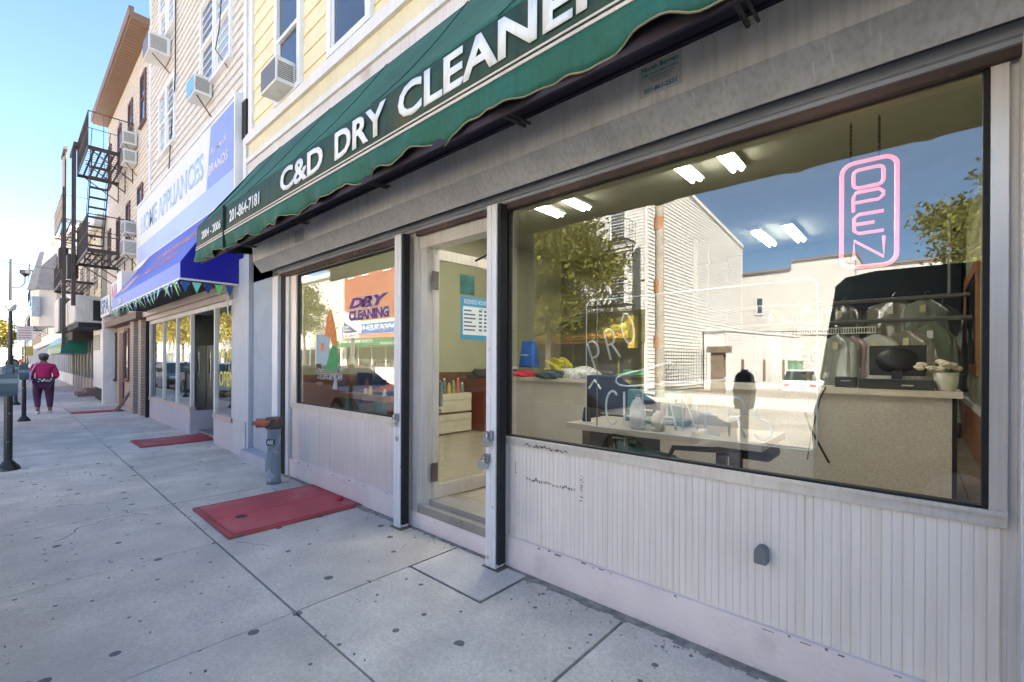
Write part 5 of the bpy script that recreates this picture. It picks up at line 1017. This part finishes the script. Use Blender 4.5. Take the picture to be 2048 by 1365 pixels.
for u0,v0 in ((11.05,4.35),(13.6,4.35),(15.5,4.35),(11.05,7.6),(13.6,7.6),(15.5,7.6)): window(OF,u0,u0+.98,v0,v0+1.75,T,t=.09,proud=.07)
mb=MB(OF); mb.box((10.1,.3,0),(17.1,2.4,.02)); mb.build('shop_window',DARKWIN,T); mb=MB(OF); mb.box((10.0,.0,.0),(17.2,.5,.05)); [mb.box((u,.5,0),(u+.08,2.4,.06)) for u in (10.1,11.4,12.8,14.2,15.6,17.0)]; mb.box((10.0,2.4,0),(17.2,4.0,.10)); mb.build('shop_frame',mat('olive_fascia',(.13,.12,.05),.7,var=.3),T)
t=thing('deli_awning','dark olive deli awning with a row of orange and yellow fruit pictures','awning',(-13.8,-18,3))
mb=MB(OF); mb.hexa([(10.5,2.6,0),(17.1,2.6,0),(17.1,2.6,.9),(10.5,2.6,.9),(10.5,3.75,0),(17.1,3.75,0),(17.1,2.9,.9),(10.5,2.9,.9)]); mb.build('canopy',mat('deli_canopy',(.16,.14,.02),.7,var=.6,vs=3,stain=((.55,.42,.03),2.2,.55,.62)),t)
rn=random.Random(4); mb=MB(OF)
for i in range(46): u=10.6+i*.14; mb.ball((u,2.72+rn.uniform(-.04,.08),.93),rn.uniform(.05,.085),(1,.9,.4),6)
mb.build('fruit_row',mat('orange_fruit',(.65,.16,.05),.5,var=.3,vs=8),t)
mb=MB(OF)
for i in range(40): u=10.6+i*.16; mb.ball((u,2.45+rn.uniform(-.03,.03),.3),rn.uniform(.04,.07),n=6)
mb.build('lower_fruit_row',MATS['orange_fruit'],t)
t=thing('yellow_deli_banner','upright yellow banner at the corner of the deli','banner',(-10.4,-18.2,2.3)); MB(OF).box((10.25,2.1,.35),(10.75,3.7,.40)).build('cloth',mat('banner_yellow',(.42,.29,.03),.6,var=.15),t); MB(OF).box((10.22,3.7,.0),(10.3,3.76,.42)).build('bracket',BLACK,t)
fire_escape(OF,10.55,13.3,[4.25,7.4],1.0,'black fire escape on the front of the white sided house across the street',m=mat('black_iron',(.02,.02,.02),.6),fine=.4)
t=thing('utility_pole','weathered grey wooden utility pole with rusty bands on the far kerb','utility pole',(-8.05,-15.6,0))
mb=MB(); mb.tube([(-7.98,-15.6,-.1),(-8.05,-15.6,11)],[.20,.17],14); mb.build('post',mat('pole_wood',(.36,.31,.25),.85,var=.2,streak=.3),t)
mb=MB(); [mb.tube([(-8.05,-15.6,z),(-8.05,-15.6,z+.5)],.205,14) for z in (2.0,4.3,6.9)]; mb.build('rust_band',mat('rust_band',(.34,.16,.08),.8,var=.3),t)
mb=MB(); [mb.tube([(a,-16.0,z),(a-40,-16.2,z-.3)],.015,4) for a,z in ((-8,9.5),(-8,8.4))]; mb.build('wire',BLACK,t)
t=thing('kerb_pole','dark olive painted pole at our kerb, reflected at the left of the big window','pole',(-4.5,-3.0,-.04))
mb=MB(); mb.tube([(-4.5,-2.9,-.04),(-4.5,-2.9,7.5)],[.13,.12],14); mb.lathe([(.2,0),(.19,.3),(.13,.4)],(-4.5,-2.9,-.04),14); mb.build('post',mat('olive_pole',(.035,.035,.025),.6,var=.15),t)
# low siding wall, iron gate, far white block
t=thing('low_siding_wing','low white sided wing behind the side wall, stepping down to the car park','building',(-8.2,-30,0))
LF=Frame((-8.6,-26,0),(0.18,-1,0),(1,.18,0)); siding('siding_wall',LF,0,11.0,-.6,3.3,.16,WSD,t,lip=.03); mb=MB(LF); mb.box((0,-.8,-1.3),(11.0,3.3,-.003)); mb.box((-.1,3.3,-1.35),(11.1,3.42,.08)); mb.build('wall',WTRIM,t)
mb=MB(LF); [mb.box((a,.2,.0),(a+.35,1.6,.05)) for a in (2.0,5.0,8.0)]; mb.build('shutter',mat('brown_post',(.20,.12,.09),.8),t)
t=thing('iron_gate','black iron grid gate beside the side wall of the white sided house','gate',(-9.2,-20.5,0)); GF=Frame((-9.9,-20.4,0),(1,-.35,0),(.35,1,0))
mb=MB(GF); [mb.box((i*.12,0,-.01),(i*.12+.022,2.1,.01)) for i in range(18)]; [mb.box((0,j*.16,-.012),(2.1,j*.16+.02,.012)) for j in range(13)]; mb.build('grid',MATS['black_iron'],t)
t=thing('meter_cabinet','rusty brown utility cabinet beside the iron gate','cabinet',(-7.6,-21,0)); MB().box((-7.75,-21.4,-.1),(-7.15,-21,1.9)).build('door',mat('brown_cabinet',(.18,.14,.10),.8,var=.3),t); MB().box((-7.9,-21.5,1.9),(-6.9,-20.9,2.2)).build('hood',MATS['brown_cabinet'],t)
FW=mat('far_white_render',(.56,.53,.49),.85,var=.04,stain=((.42,.39,.36),.8,.6,.8))
T=thing('white_block_building','large plain white building with small windows behind the car park','building',(-2,-38,0)); WFr=OPP(0,-38)
mb=MB(WFr); mb.box((7.4,-1.5,-8),(16,8.6,0)); mb.box((3.4,-1.5,-8),(7.399,9.2,0.0)); mb.box((-16,-1.5,-8),(3.399,8.2,0)); mb.build('wall',FW,T)
mb=MB(WFr); mb.box((7.41,8.6,-8),(16,8.75,.15)); mb.box((3.35,9.2,-8),(7.40,9.32,.12)); mb.box((-16,8.2,-8),(3.34,8.33,.12)); mb.build('roof',mat('roof_edge_brown',(.22,.17,.14),.8),T)
for u0,v0,s_ in ((9.3,5.3,1.35),(9.3,3.4,.6),(1.0,5.3,1.35),(-3,5.3,1.35)): window(WFr,u0,u0+.55,v0,v0+s_,T,t=.07,proud=.05)
mb=MB(WFr); mb.tube([(11,3.9,.2),(5,3.75,.2),(-4,3.95,.2)],.04,4); mb.build('cable',BLACK,T)
t=thing('green_dumpster','tall green bin against the white building in the car park','bin',(-7,-35,-.9)); mb=MB(); mb.box((-7.4,-35.6,-.95),(-6.2,-34.8,1.5)); mb.bevel(.05,1); mb.build('body',mat('bin_green',(.10,.22,.13),.7,var=.1),t); MB().box((-7.45,-35.65,1.5),(-6.15,-34.75,1.58)).build('lid',MATS['bin_green'],t)
t=thing('antenna','small grey television antenna on the stepped roof of the white building','antenna',(-3,-37.5,8.2)); mb=MB(); mb.tube([(-3,-37.5,8.2),(-3,-37.5,9.5)],.03,5); [mb.tube([(-3.5,-37.5,8.9+i*.2),(-2.5,-37.5,8.8+i*.2)],.015,4) for i in range(3)]; mb.build('mast',ALUD,t)
# red brick liquor store and cream neighbours
RB=brick_mat('red_brick',(.36,.075,.035),(.31,.06,.03),(.26,.09,.05))
T=thing('red_brick_building','red brick building across the street with a pale shop fascia','building',(-34,-18.5,0))
mb=MB(OF); mb.box((25.3,3.8,-12),(39.8,12.0,0)); mb.build('wall',RB,T); mb=MB(OF); mb.box((25.3,-.1,-12),(39.8,3.8,.02)); mb.build('ground_wall',mat('white_painted_brick',(.62,.58,.52),.8,var=.06,bump=.4,bs=20),T)
mb=MB(OF); mb.box((25.3,3.75,.02),(39.8,4.9,.15)); mb.build('fascia',mat('peach_fascia',(.62,.52,.42),.8),T)
mb=MB(OF); mb.box((28.3,.9,.021),(39.4,2.6,.03)); mb.build('shop_window',mat('shelf_window',(.10,.085,.07),.2,var=.7,vs=3),T); mb=MB(OF); [mb.box((u,.9,.031),(u+.1,2.6,.06)) for u in (28.3,30.5,32.7,34.9,37.1,39.3)]; mb.build('window_frame',WTRIM,T)
mb=MB(OF); mb.box((25.2,11.9,-12),(39.9,12.15,.3)); mb.build('roof',mat('brick_coping',(.3,.2,.15),.8),T)
for u0 in (29.2,32.2,35.6,38.0): window(OF,u0,u0+1.0,8.9,10.6,T)
t=thing('warehouse_sign','blue sign with large white letters reading LIQUOR WAREHOUSE over the red brick shop','sign',(-34,-18.3,4)); MB(OF).box((25.5,3.75,.16),(39.7,4.6,.25)).build('panel',mat('sign_panel_blue',(.03,.13,.42),.5),t)
text('lettering','LIQUOR WAREHOUSE',.58,OF,25.8,3.88,.252,WHITE,t,width=13.7,ex=.01,bold=.02); MB(OF).box((25.5,3.35,.16),(39.7,3.745,.24)).build('red_strip',mat('strip_red',(.60,.20,.16),.5),t)
t=thing('green_store_awning','green awning with white lines of lettering under the blue sign','awning',(-34,-18,3)); mb=MB(OF); mb.hexa([(28.3,2.65,0),(39.6,2.65,0),(39.6,2.65,.8),(28.3,2.65,.8),(28.3,3.34,0),(39.6,3.34,0),(39.6,3.2,.8),(28.3,3.2,.8)]); mb.build('canopy',mat('store_green',(.03,.14,.05),.6),t)
text('lettering','COLD BEER & WINE',.24,OF,33.6,2.95,.803,WHITE,t,width=5.6,ex=.01); text('lettering','OPEN 7 DAYS',.2,OF,29.2,2.72,.803,WHITE,t,width=3.2,ex=.01)
t=thing('beer_liquor_sign','blue and white BEER LIQUOR pylon sign with a slanted top on a grey post','sign',(-34.6,-15.8,0)); BF=OPP(0,-15.8)
mb=MB(BF); mb.box((33.2,-.1,-.1),(33.45,3.5,.1)); mb.build('post',ALUD,t)
mb=MB(BF); mb.prism([(0,0)]*0 or [(3.55,-.1),(4.6,-.1),(4.6,.1),(3.55,.1)],32.2,34.6); mb.build('box',SWH,t)
def flat(pts,m,w_,par,nm,fr=BF):
    mb=MB(fr); mb.b.faces.new([mb.b.verts.new(fr(a,b,w_)) for a,b in pts]); mb.b.normal_update(); bmesh.ops.solidify(mb.b,geom=list(mb.b.faces),thickness=.01); return mb.build(nm,m,par)
flat([(32.3,3.62),(34.5,3.62),(34.5,4.5)],mat('pylon_navy',(.02,.03,.12),.5),.115,t,'navy_corner'); flat([(32.2,3.95),(32.2,4.55),(34.6,5.5),(34.6,4.75)],SWH,.11,t,'slanted_board')
text('lettering','BEER',.2,BF,33.75,3.98,.13,WHITE,t,width=.6,ex=.01); text('lettering','LIQUOR',.2,BF,33.4,3.7,.13,WHITE,t,width=.95,ex=.01); text('lettering','201-863-6781',.14,BF,32.6,3.3,.13,BLACK,t,width=1.7,ex=.01); MB(BF).box((32.4,3.2,-.05),(34.5,3.54,.12)).build('phone_board',SWH,t)
CRM=mat('cream_render_across',(.66,.62,.50),.8,var=.05)
row_building(40.0,52,9.8,CRM,'cream building across the street left of the red brick one',[4.6,7.0],6,kind='siding',shop='glass',fr=OF)
row_building(17.4,25.1,10.0,mat('buff_render',(.58,.50,.38),.8,var=.05),'buff building across the street between the deli and the red brick shop',[4.5,7.2],5,shop='dark',fr=OF)
row_building(52.2,75,11,WSD,'white building across the street behind the golden trees',[4.6,7.4],9,shop='glass',fr=OF); row_building(75.5,130,10,CRM,'long cream building across the street at the far end',[4.6,7.4],16,shop='glass',fr=OF)
# ================================================================ VEHICLES
def wheel(x,y,r,t,side):
    w_=MB(); w_.tube([(x,y-.1,r),(x,y+.1,r)],r,22); wo_=w_.build('wheel',RUBBER,t); MB().tube([(x,y+side*.101,r),(x,y+side*.108,r)],r*.62,16).build('rim',STEEL,wo_)
def car(x0,x1,y,label,paint,prof,glassprof,wheels,h0=-.17,wd=1.78,cat='car',name='parked_car',r=.33,tumble=.16):
    t=thing(name,label,cat,((x0+x1)/2,y,h0),None); L_=x1-x0
    def pt(p): return (x0+p[0]*L_,p[1]+h0)
    mb=MB(); A=[mb.b.verts.new((*[pt(p)[0]],y-wd/2,pt(p)[1])) for p in prof]; Bv=[mb.b.verts.new((pt(p)[0],y+wd/2,pt(p)[1])) for p in prof]
    mb.b.faces.new(A); mb.b.faces.new(Bv[::-1]); n=len(A)
    for i in range(n): mb.b.faces.new((A[i],Bv[i],Bv[(i+1)%n],A[(i+1)%n]))
    mb.bevel(.05,3); mb.build('body',paint,t,False)
    def green(pr,m,nm,ins,grow=0):
        mb=MB(); lo=min(p[1] for p in pr); hi=max(p[1] for p in pr)
        def yy(p,s_): return y+s_*(wd/2-.06-tumble*(p[1]-lo)/(hi-lo)+grow)
        A=[mb.b.verts.new((pt(p)[0],yy(p,-1),pt(p)[1])) for p in pr]; Bv=[mb.b.verts.new((pt(p)[0],yy(p,1),pt(p)[1])) for p in pr]
        mb.b.faces.new(A); mb.b.faces.new(Bv[::-1]); n=len(A)
        for i in range(n): mb.b.faces.new((A[i],Bv[i],Bv[(i+1)%n],A[(i+1)%n]))
        mb.bevel(.03,2); return mb.build(nm,m,t)
    green(glassprof,CARGLASS,'windows',0)
    # roof panel and pillars over the glass
    top=sorted(glassprof,key=lambda p:-p[1])[:max(2,len(glassprof)-2)]; top=sorted(top)
    mb=MB(); yi=wd/2-.06-tumble+.012
    for i in range(len(top)-1):
        a,b=pt(top[i]),pt(top[i+1]); mb.hexa([(a[0],y-yi,a[1]-.04),(b[0],y-yi,b[1]-.04),(b[0],y+yi,b[1]-.04),(a[0],y+yi,a[1]-.04),(a[0],y-yi,a[1]+.015),(b[0],y-yi,b[1]+.015),(b[0],y+yi,b[1]+.015),(a[0],y+yi,a[1]+.015)])
    mb.build('roof',paint,t)
    for fx in wheels:
        for s_ in (-1,1): 
            xx=x0+fx*L_; yy=y+s_*(wd/2-.09); w_=MB(); w_.tube([(xx,yy-.11,h0+r),(xx,yy+.11,h0+r)],r,22); o=w_.build('wheel',RUBBER,t); MB().tube([(xx,yy+s_*.111,h0+r),(xx,yy+s_*.12,h0+r)],r*.62,14).build('rim',STEEL,o)
    for s_ in (-1,1):
        MB().cbox((x1-.03,y+s_*(wd/2-.28),h0+.68),(.10,.34,.12)).build('headlight',mat('headlight_glass',(.6,.6,.6),.1),t)
        MB().cbox((x0+.03,y+s_*(wd/2-.26),h0+.80),(.10,.3,.14)).build('tail_light',mat('tail_red',(.35,.01,.01),.2),t)
    mb=MB(); [mb.cbox((x0+L_*.62,y+s_*(wd/2+.06),h0+.98),(.12,.16,.1)) for s_ in (-1,1)]; mb.build('mirror',paint,t); return t
SILV=mat('silver_paint',(.42,.43,.42),.3,metal=.4,var=.02,coat=.6); CWH=mat('white_car_paint',(.62,.62,.60),.25,var=.02,coat=.8); CBK=mat('black_car_paint',(.004,.005,.007),.06,var=0,coat=1)
sed=[(0.0,.35),(.0,.80),(.04,.98),(.16,1.0),(.70,.94),(.92,.80),(1.0,.62),(1.0,.30),(.88,.24),(.12,.24)]
sedg=[(.10,.98),(.25,1.38),(.33,1.44),(.50,1.45),(.58,1.40),(.74,.92)]
car(-6.7,-2.0,-3.95,'pewter grey sedan parked at our kerb, seen reflected in the big window',mat('pewter_paint',(.30,.29,.28),.35,metal=.3,var=.02,coat=.3),sed,sedg,(.18,.80))
car(-14.6,-9.8,-3.95,'silver hatchback parked farther along our kerb, reflected in the small window',SILV,[(0,.3),(0,.8),(.03,1.0),(.7,.95),(.93,.8),(1,.6),(1,.3)],[(.03,.98),(.10,1.36),(.22,1.42),(.48,1.42),(.56,1.38),(.74,.93)],(.17,.80))
van=[(0.0,.35),(.0,1.1),(.02,1.45),(.70,1.45),(.90,1.2),(1.0,1.0),(1.0,.35)]
car(-.84,4.7,-4.25,'black tall van parked behind the camera, dark reflection at the right of the big window',CBK,van,[(.008,1.40),(.030,2.38),(.046,2.47),(.09,2.51),(.6,2.50),(.68,2.42),(.84,1.40)],(.2,.8),wd=1.95,r=.38,cat='van',name='parked_van',tumble=.14)
suv=[(0,.4),(0,1.0),(.03,1.12),(.7,1.1),(.95,.95),(1,.7),(1,.35)]
t=car(-2.3,2.3,0,'white sport utility car parked in the car park behind, seen from the rear',CWH,suv,[(.02,1.10),(.08,1.68),(.2,1.74),(.55,1.74),(.75,1.08)],(.2,.8),h0=0,r=.36,wd=1.9,tumble=.2)
t.rotation_euler=(0,0,R(-95)); t.location=(-5.7,-32.5,-.78)
for i,(x,c,l) in enumerate(((-24,SILV,'silver car parked along our kerb beside the brick ground floor'),(-31,CBK,'black car parked along our kerb beyond the silver ones'),(-39,CWH,'white car parked far along our kerb'))):
    car(x-2.3,x+2.3,-3.95,l,c,sed,sedg,(.18,.80))
# ================================================================ PEOPLE
def skin_part(name,verts,edges,radii,m,parent,root=0,sub=2):
    me=bpy.data.meshes.new(name); me.from_pydata([Vector(v) for v in verts],edges,[]); o=bpy.data.objects.new(name,me); COL.objects.link(o)
    md=o.modifiers.new('s','SKIN'); me.skin_vertices[0].data
    for i,r_ in enumerate(radii): me.skin_vertices[0].data[i].radius=(r_,r_) if not isinstance(r_,tuple) else r_
    me.skin_vertices[0].data[root].use_root=True
    sb=o.modifiers.new('u','SUBSURF'); sb.levels=sub; sb.render_levels=sub
    bpy.context.view_layer.update(); ev=o.evaluated_get(bpy.context.evaluated_depsgraph_get()); m2=bpy.data.meshes.new_from_object(ev)
    bpy.data.objects.remove(o); m2.materials.clear(); m2.materials.append(m)
    for p in m2.polygons: p.use_smooth=True
    m2.name=name; return link(name,m2,parent)
def mesh_skin(me_init): pass
def person(px,py,label,top,leg,scale=1.0,cap=True,bag=True):
    t=thing('person',label,'person',(px,py,-.04))
    def W(a,f,z): return (px-f*scale,py+a*scale,-.04+z*scale)      # a: to the person's right side(+y), f: forward (-x), z up
    SK=mat('brown_skin',(.20,.11,.075),.6,var=.05)
    # one continuous body: pelvis, legs, torso, arms, neck, head
    V=[(0,0,.84),(0,.01,.98),(0,.02,1.14),(0,.03,1.26),(0,.05,1.36),(0,.07,1.46),(0,.075,1.55),
       (.10,0,.80),(.115,.02,.45),(.12,-.04,.10),(.12,.06,.04),(-.10,0,.80),(-.12,.10,.47),(-.11,-.14,.12),(-.11,-.06,.05),
       (.17,.03,1.26),(.25,-.02,1.02),(.20,.12,.93),(.17,.2,.95),(-.17,.03,1.26),(-.25,-.02,1.04),(-.21,.10,.93),(-.18,.18,.94)]
    E_=[(0,1),(1,2),(2,3),(3,4),(4,5),(5,6),(0,7),(7,8),(8,9),(9,10),(0,11),(11,12),(12,13),(13,14),(3,15),(15,16),(16,17),(17,18),(3,19),(19,20),(20,21),(21,22)]
    Rr=[.15,.15,.15,.12,.055,.085,.08,.12,.075,.045,.04,.12,.075,.045,.04,.07,.055,.04,.035,.07,.055,.04,.035]
    s=scale
    def sk(name,idx,rad,m,edges,extra=None):
        vv=[W(*q) for q in idx]; return skin_part(name,vv,edges,[r_*s for r_ in rad],m,t)
    body=sk('body',V,[r_*.92 for r_ in Rr],SK,E_)
    sk('trousers',[V[0],V[7],V[8],(.12,-.03,.14),V[11],V[12],(-.11,-.125,.17)],[.165,.135,.088,.058,.135,.088,.058],leg,[(0,1),(1,2),(2,3),(0,4),(4,5),(5,6)])
    sk('sweater',[(0,.0,.92),V[1],V[2],V[3],V[15],V[16],(.205,.10,.945),V[19],V[20],(-.215,.08,.945),(0,.045,1.355)],[.172,.17,.16,.135,.085,.072,.055,.085,.072,.055,.075],top,[(0,1),(1,2),(2,3),(3,4),(4,5),(5,6),(3,7),(7,8),(8,9),(3,10)])
    mb=MB(); mb.ball(W(0,.05,1.49),.10*s,(1.05,.95,.9),14); mb.build('hair',mat('dark_hair',(.02,.016,.014),.7),t,True)
    if cap:
        mb=MB(); mb.ball(W(0,.075,1.55),.11*s,(1.1,1.0,.62),14); mb.build('cap',mat('grey_cap_cloth',(.10,.105,.11),.8),t,True)
    for a,f in ((.12,0.03),(-.11,-.09)):
        mb=MB(); mb.ball(W(a,f+.02,.045),.055*s,(2.2,1,.75),10); mb.build('shoe',mat('white_shoe',(.6,.6,.58),.6),t,True)
    if bag:
        # handbag rests against the left hip on a strap over the shoulder
        mb=MB(); c=W(-.27,-.02,.98); mb.b.free(); mb=MB(); mb.hexa([W(-.24,.16,.86),W(-.24,-.16,.86),W(-.32,-.16,.86),W(-.32,.16,.86),W(-.22,.10,1.12),W(-.22,-.11,1.12),W(-.27,-.11,1.12),W(-.27,.10,1.12)]); mb.bevel(.03*s,2)
        hb=mb.build('handbag',mat('lilac_bag',(.55,.44,.66),.7,var=.05)); hb.name='handbag'; tag(hb,'pale lilac shoulder bag hanging at the walking person\'s left hip','bag')
        s2_=MB(); s2_.tube([W(-.24,.08,1.10),W(-.17,.12,1.30),W(-.12,.03,1.38),W(-.16,-.09,1.30),W(-.24,-.09,1.10)],.012*s,6); s2_.build('strap',MATS['lilac_bag'],hb)
    return t
MAG=mat('magenta_knit',(.42,.014,.10),.85,var=.12,vs=14); PLUM=mat('plum_legging',(.075,.018,.060),.8,var=.12)
pp=person(-17.44,-1.77,'person walking away in a magenta sweater, plum leggings and grey cap with a lilac bag',MAG,PLUM)
mb=MB(); rn=random.Random(2)
FL=mat('black_floral_hem',(.03,.025,.03),.8,var=.2); mb.b.free()
hem=MB(); c=(-17.44,-1.77)
hem.lathe([(.19,0),(.185,.10)],(c[0],c[1],.80),20); hem.build('patterned_hem',FL,pp,True)
mb=MB()
for i in range(26): a=rn.uniform(-1.6,1.6); mb.cbox((c[0]+.193*math.cos(a),c[1]+.193*math.sin(a),.80+rn.uniform(.015,.085)),(.02,.028,.022))
mb.build('hem_dots',WHITE,pp)
for x,y,l,c1,c2 in ((-52,-1.6,'distant person in an orange top far down the sidewalk',(.55,.16,.04),(.05,.05,.08)),(-47,-2.2,'distant person in a dark jacket near the far parking meters',(.03,.03,.04),(.04,.04,.05))):
    person(x,y,l,mat('cloth_%d'%x,c1,.8),mat('legs_%d'%x,c2,.8),1.08,cap=False,bag=False)
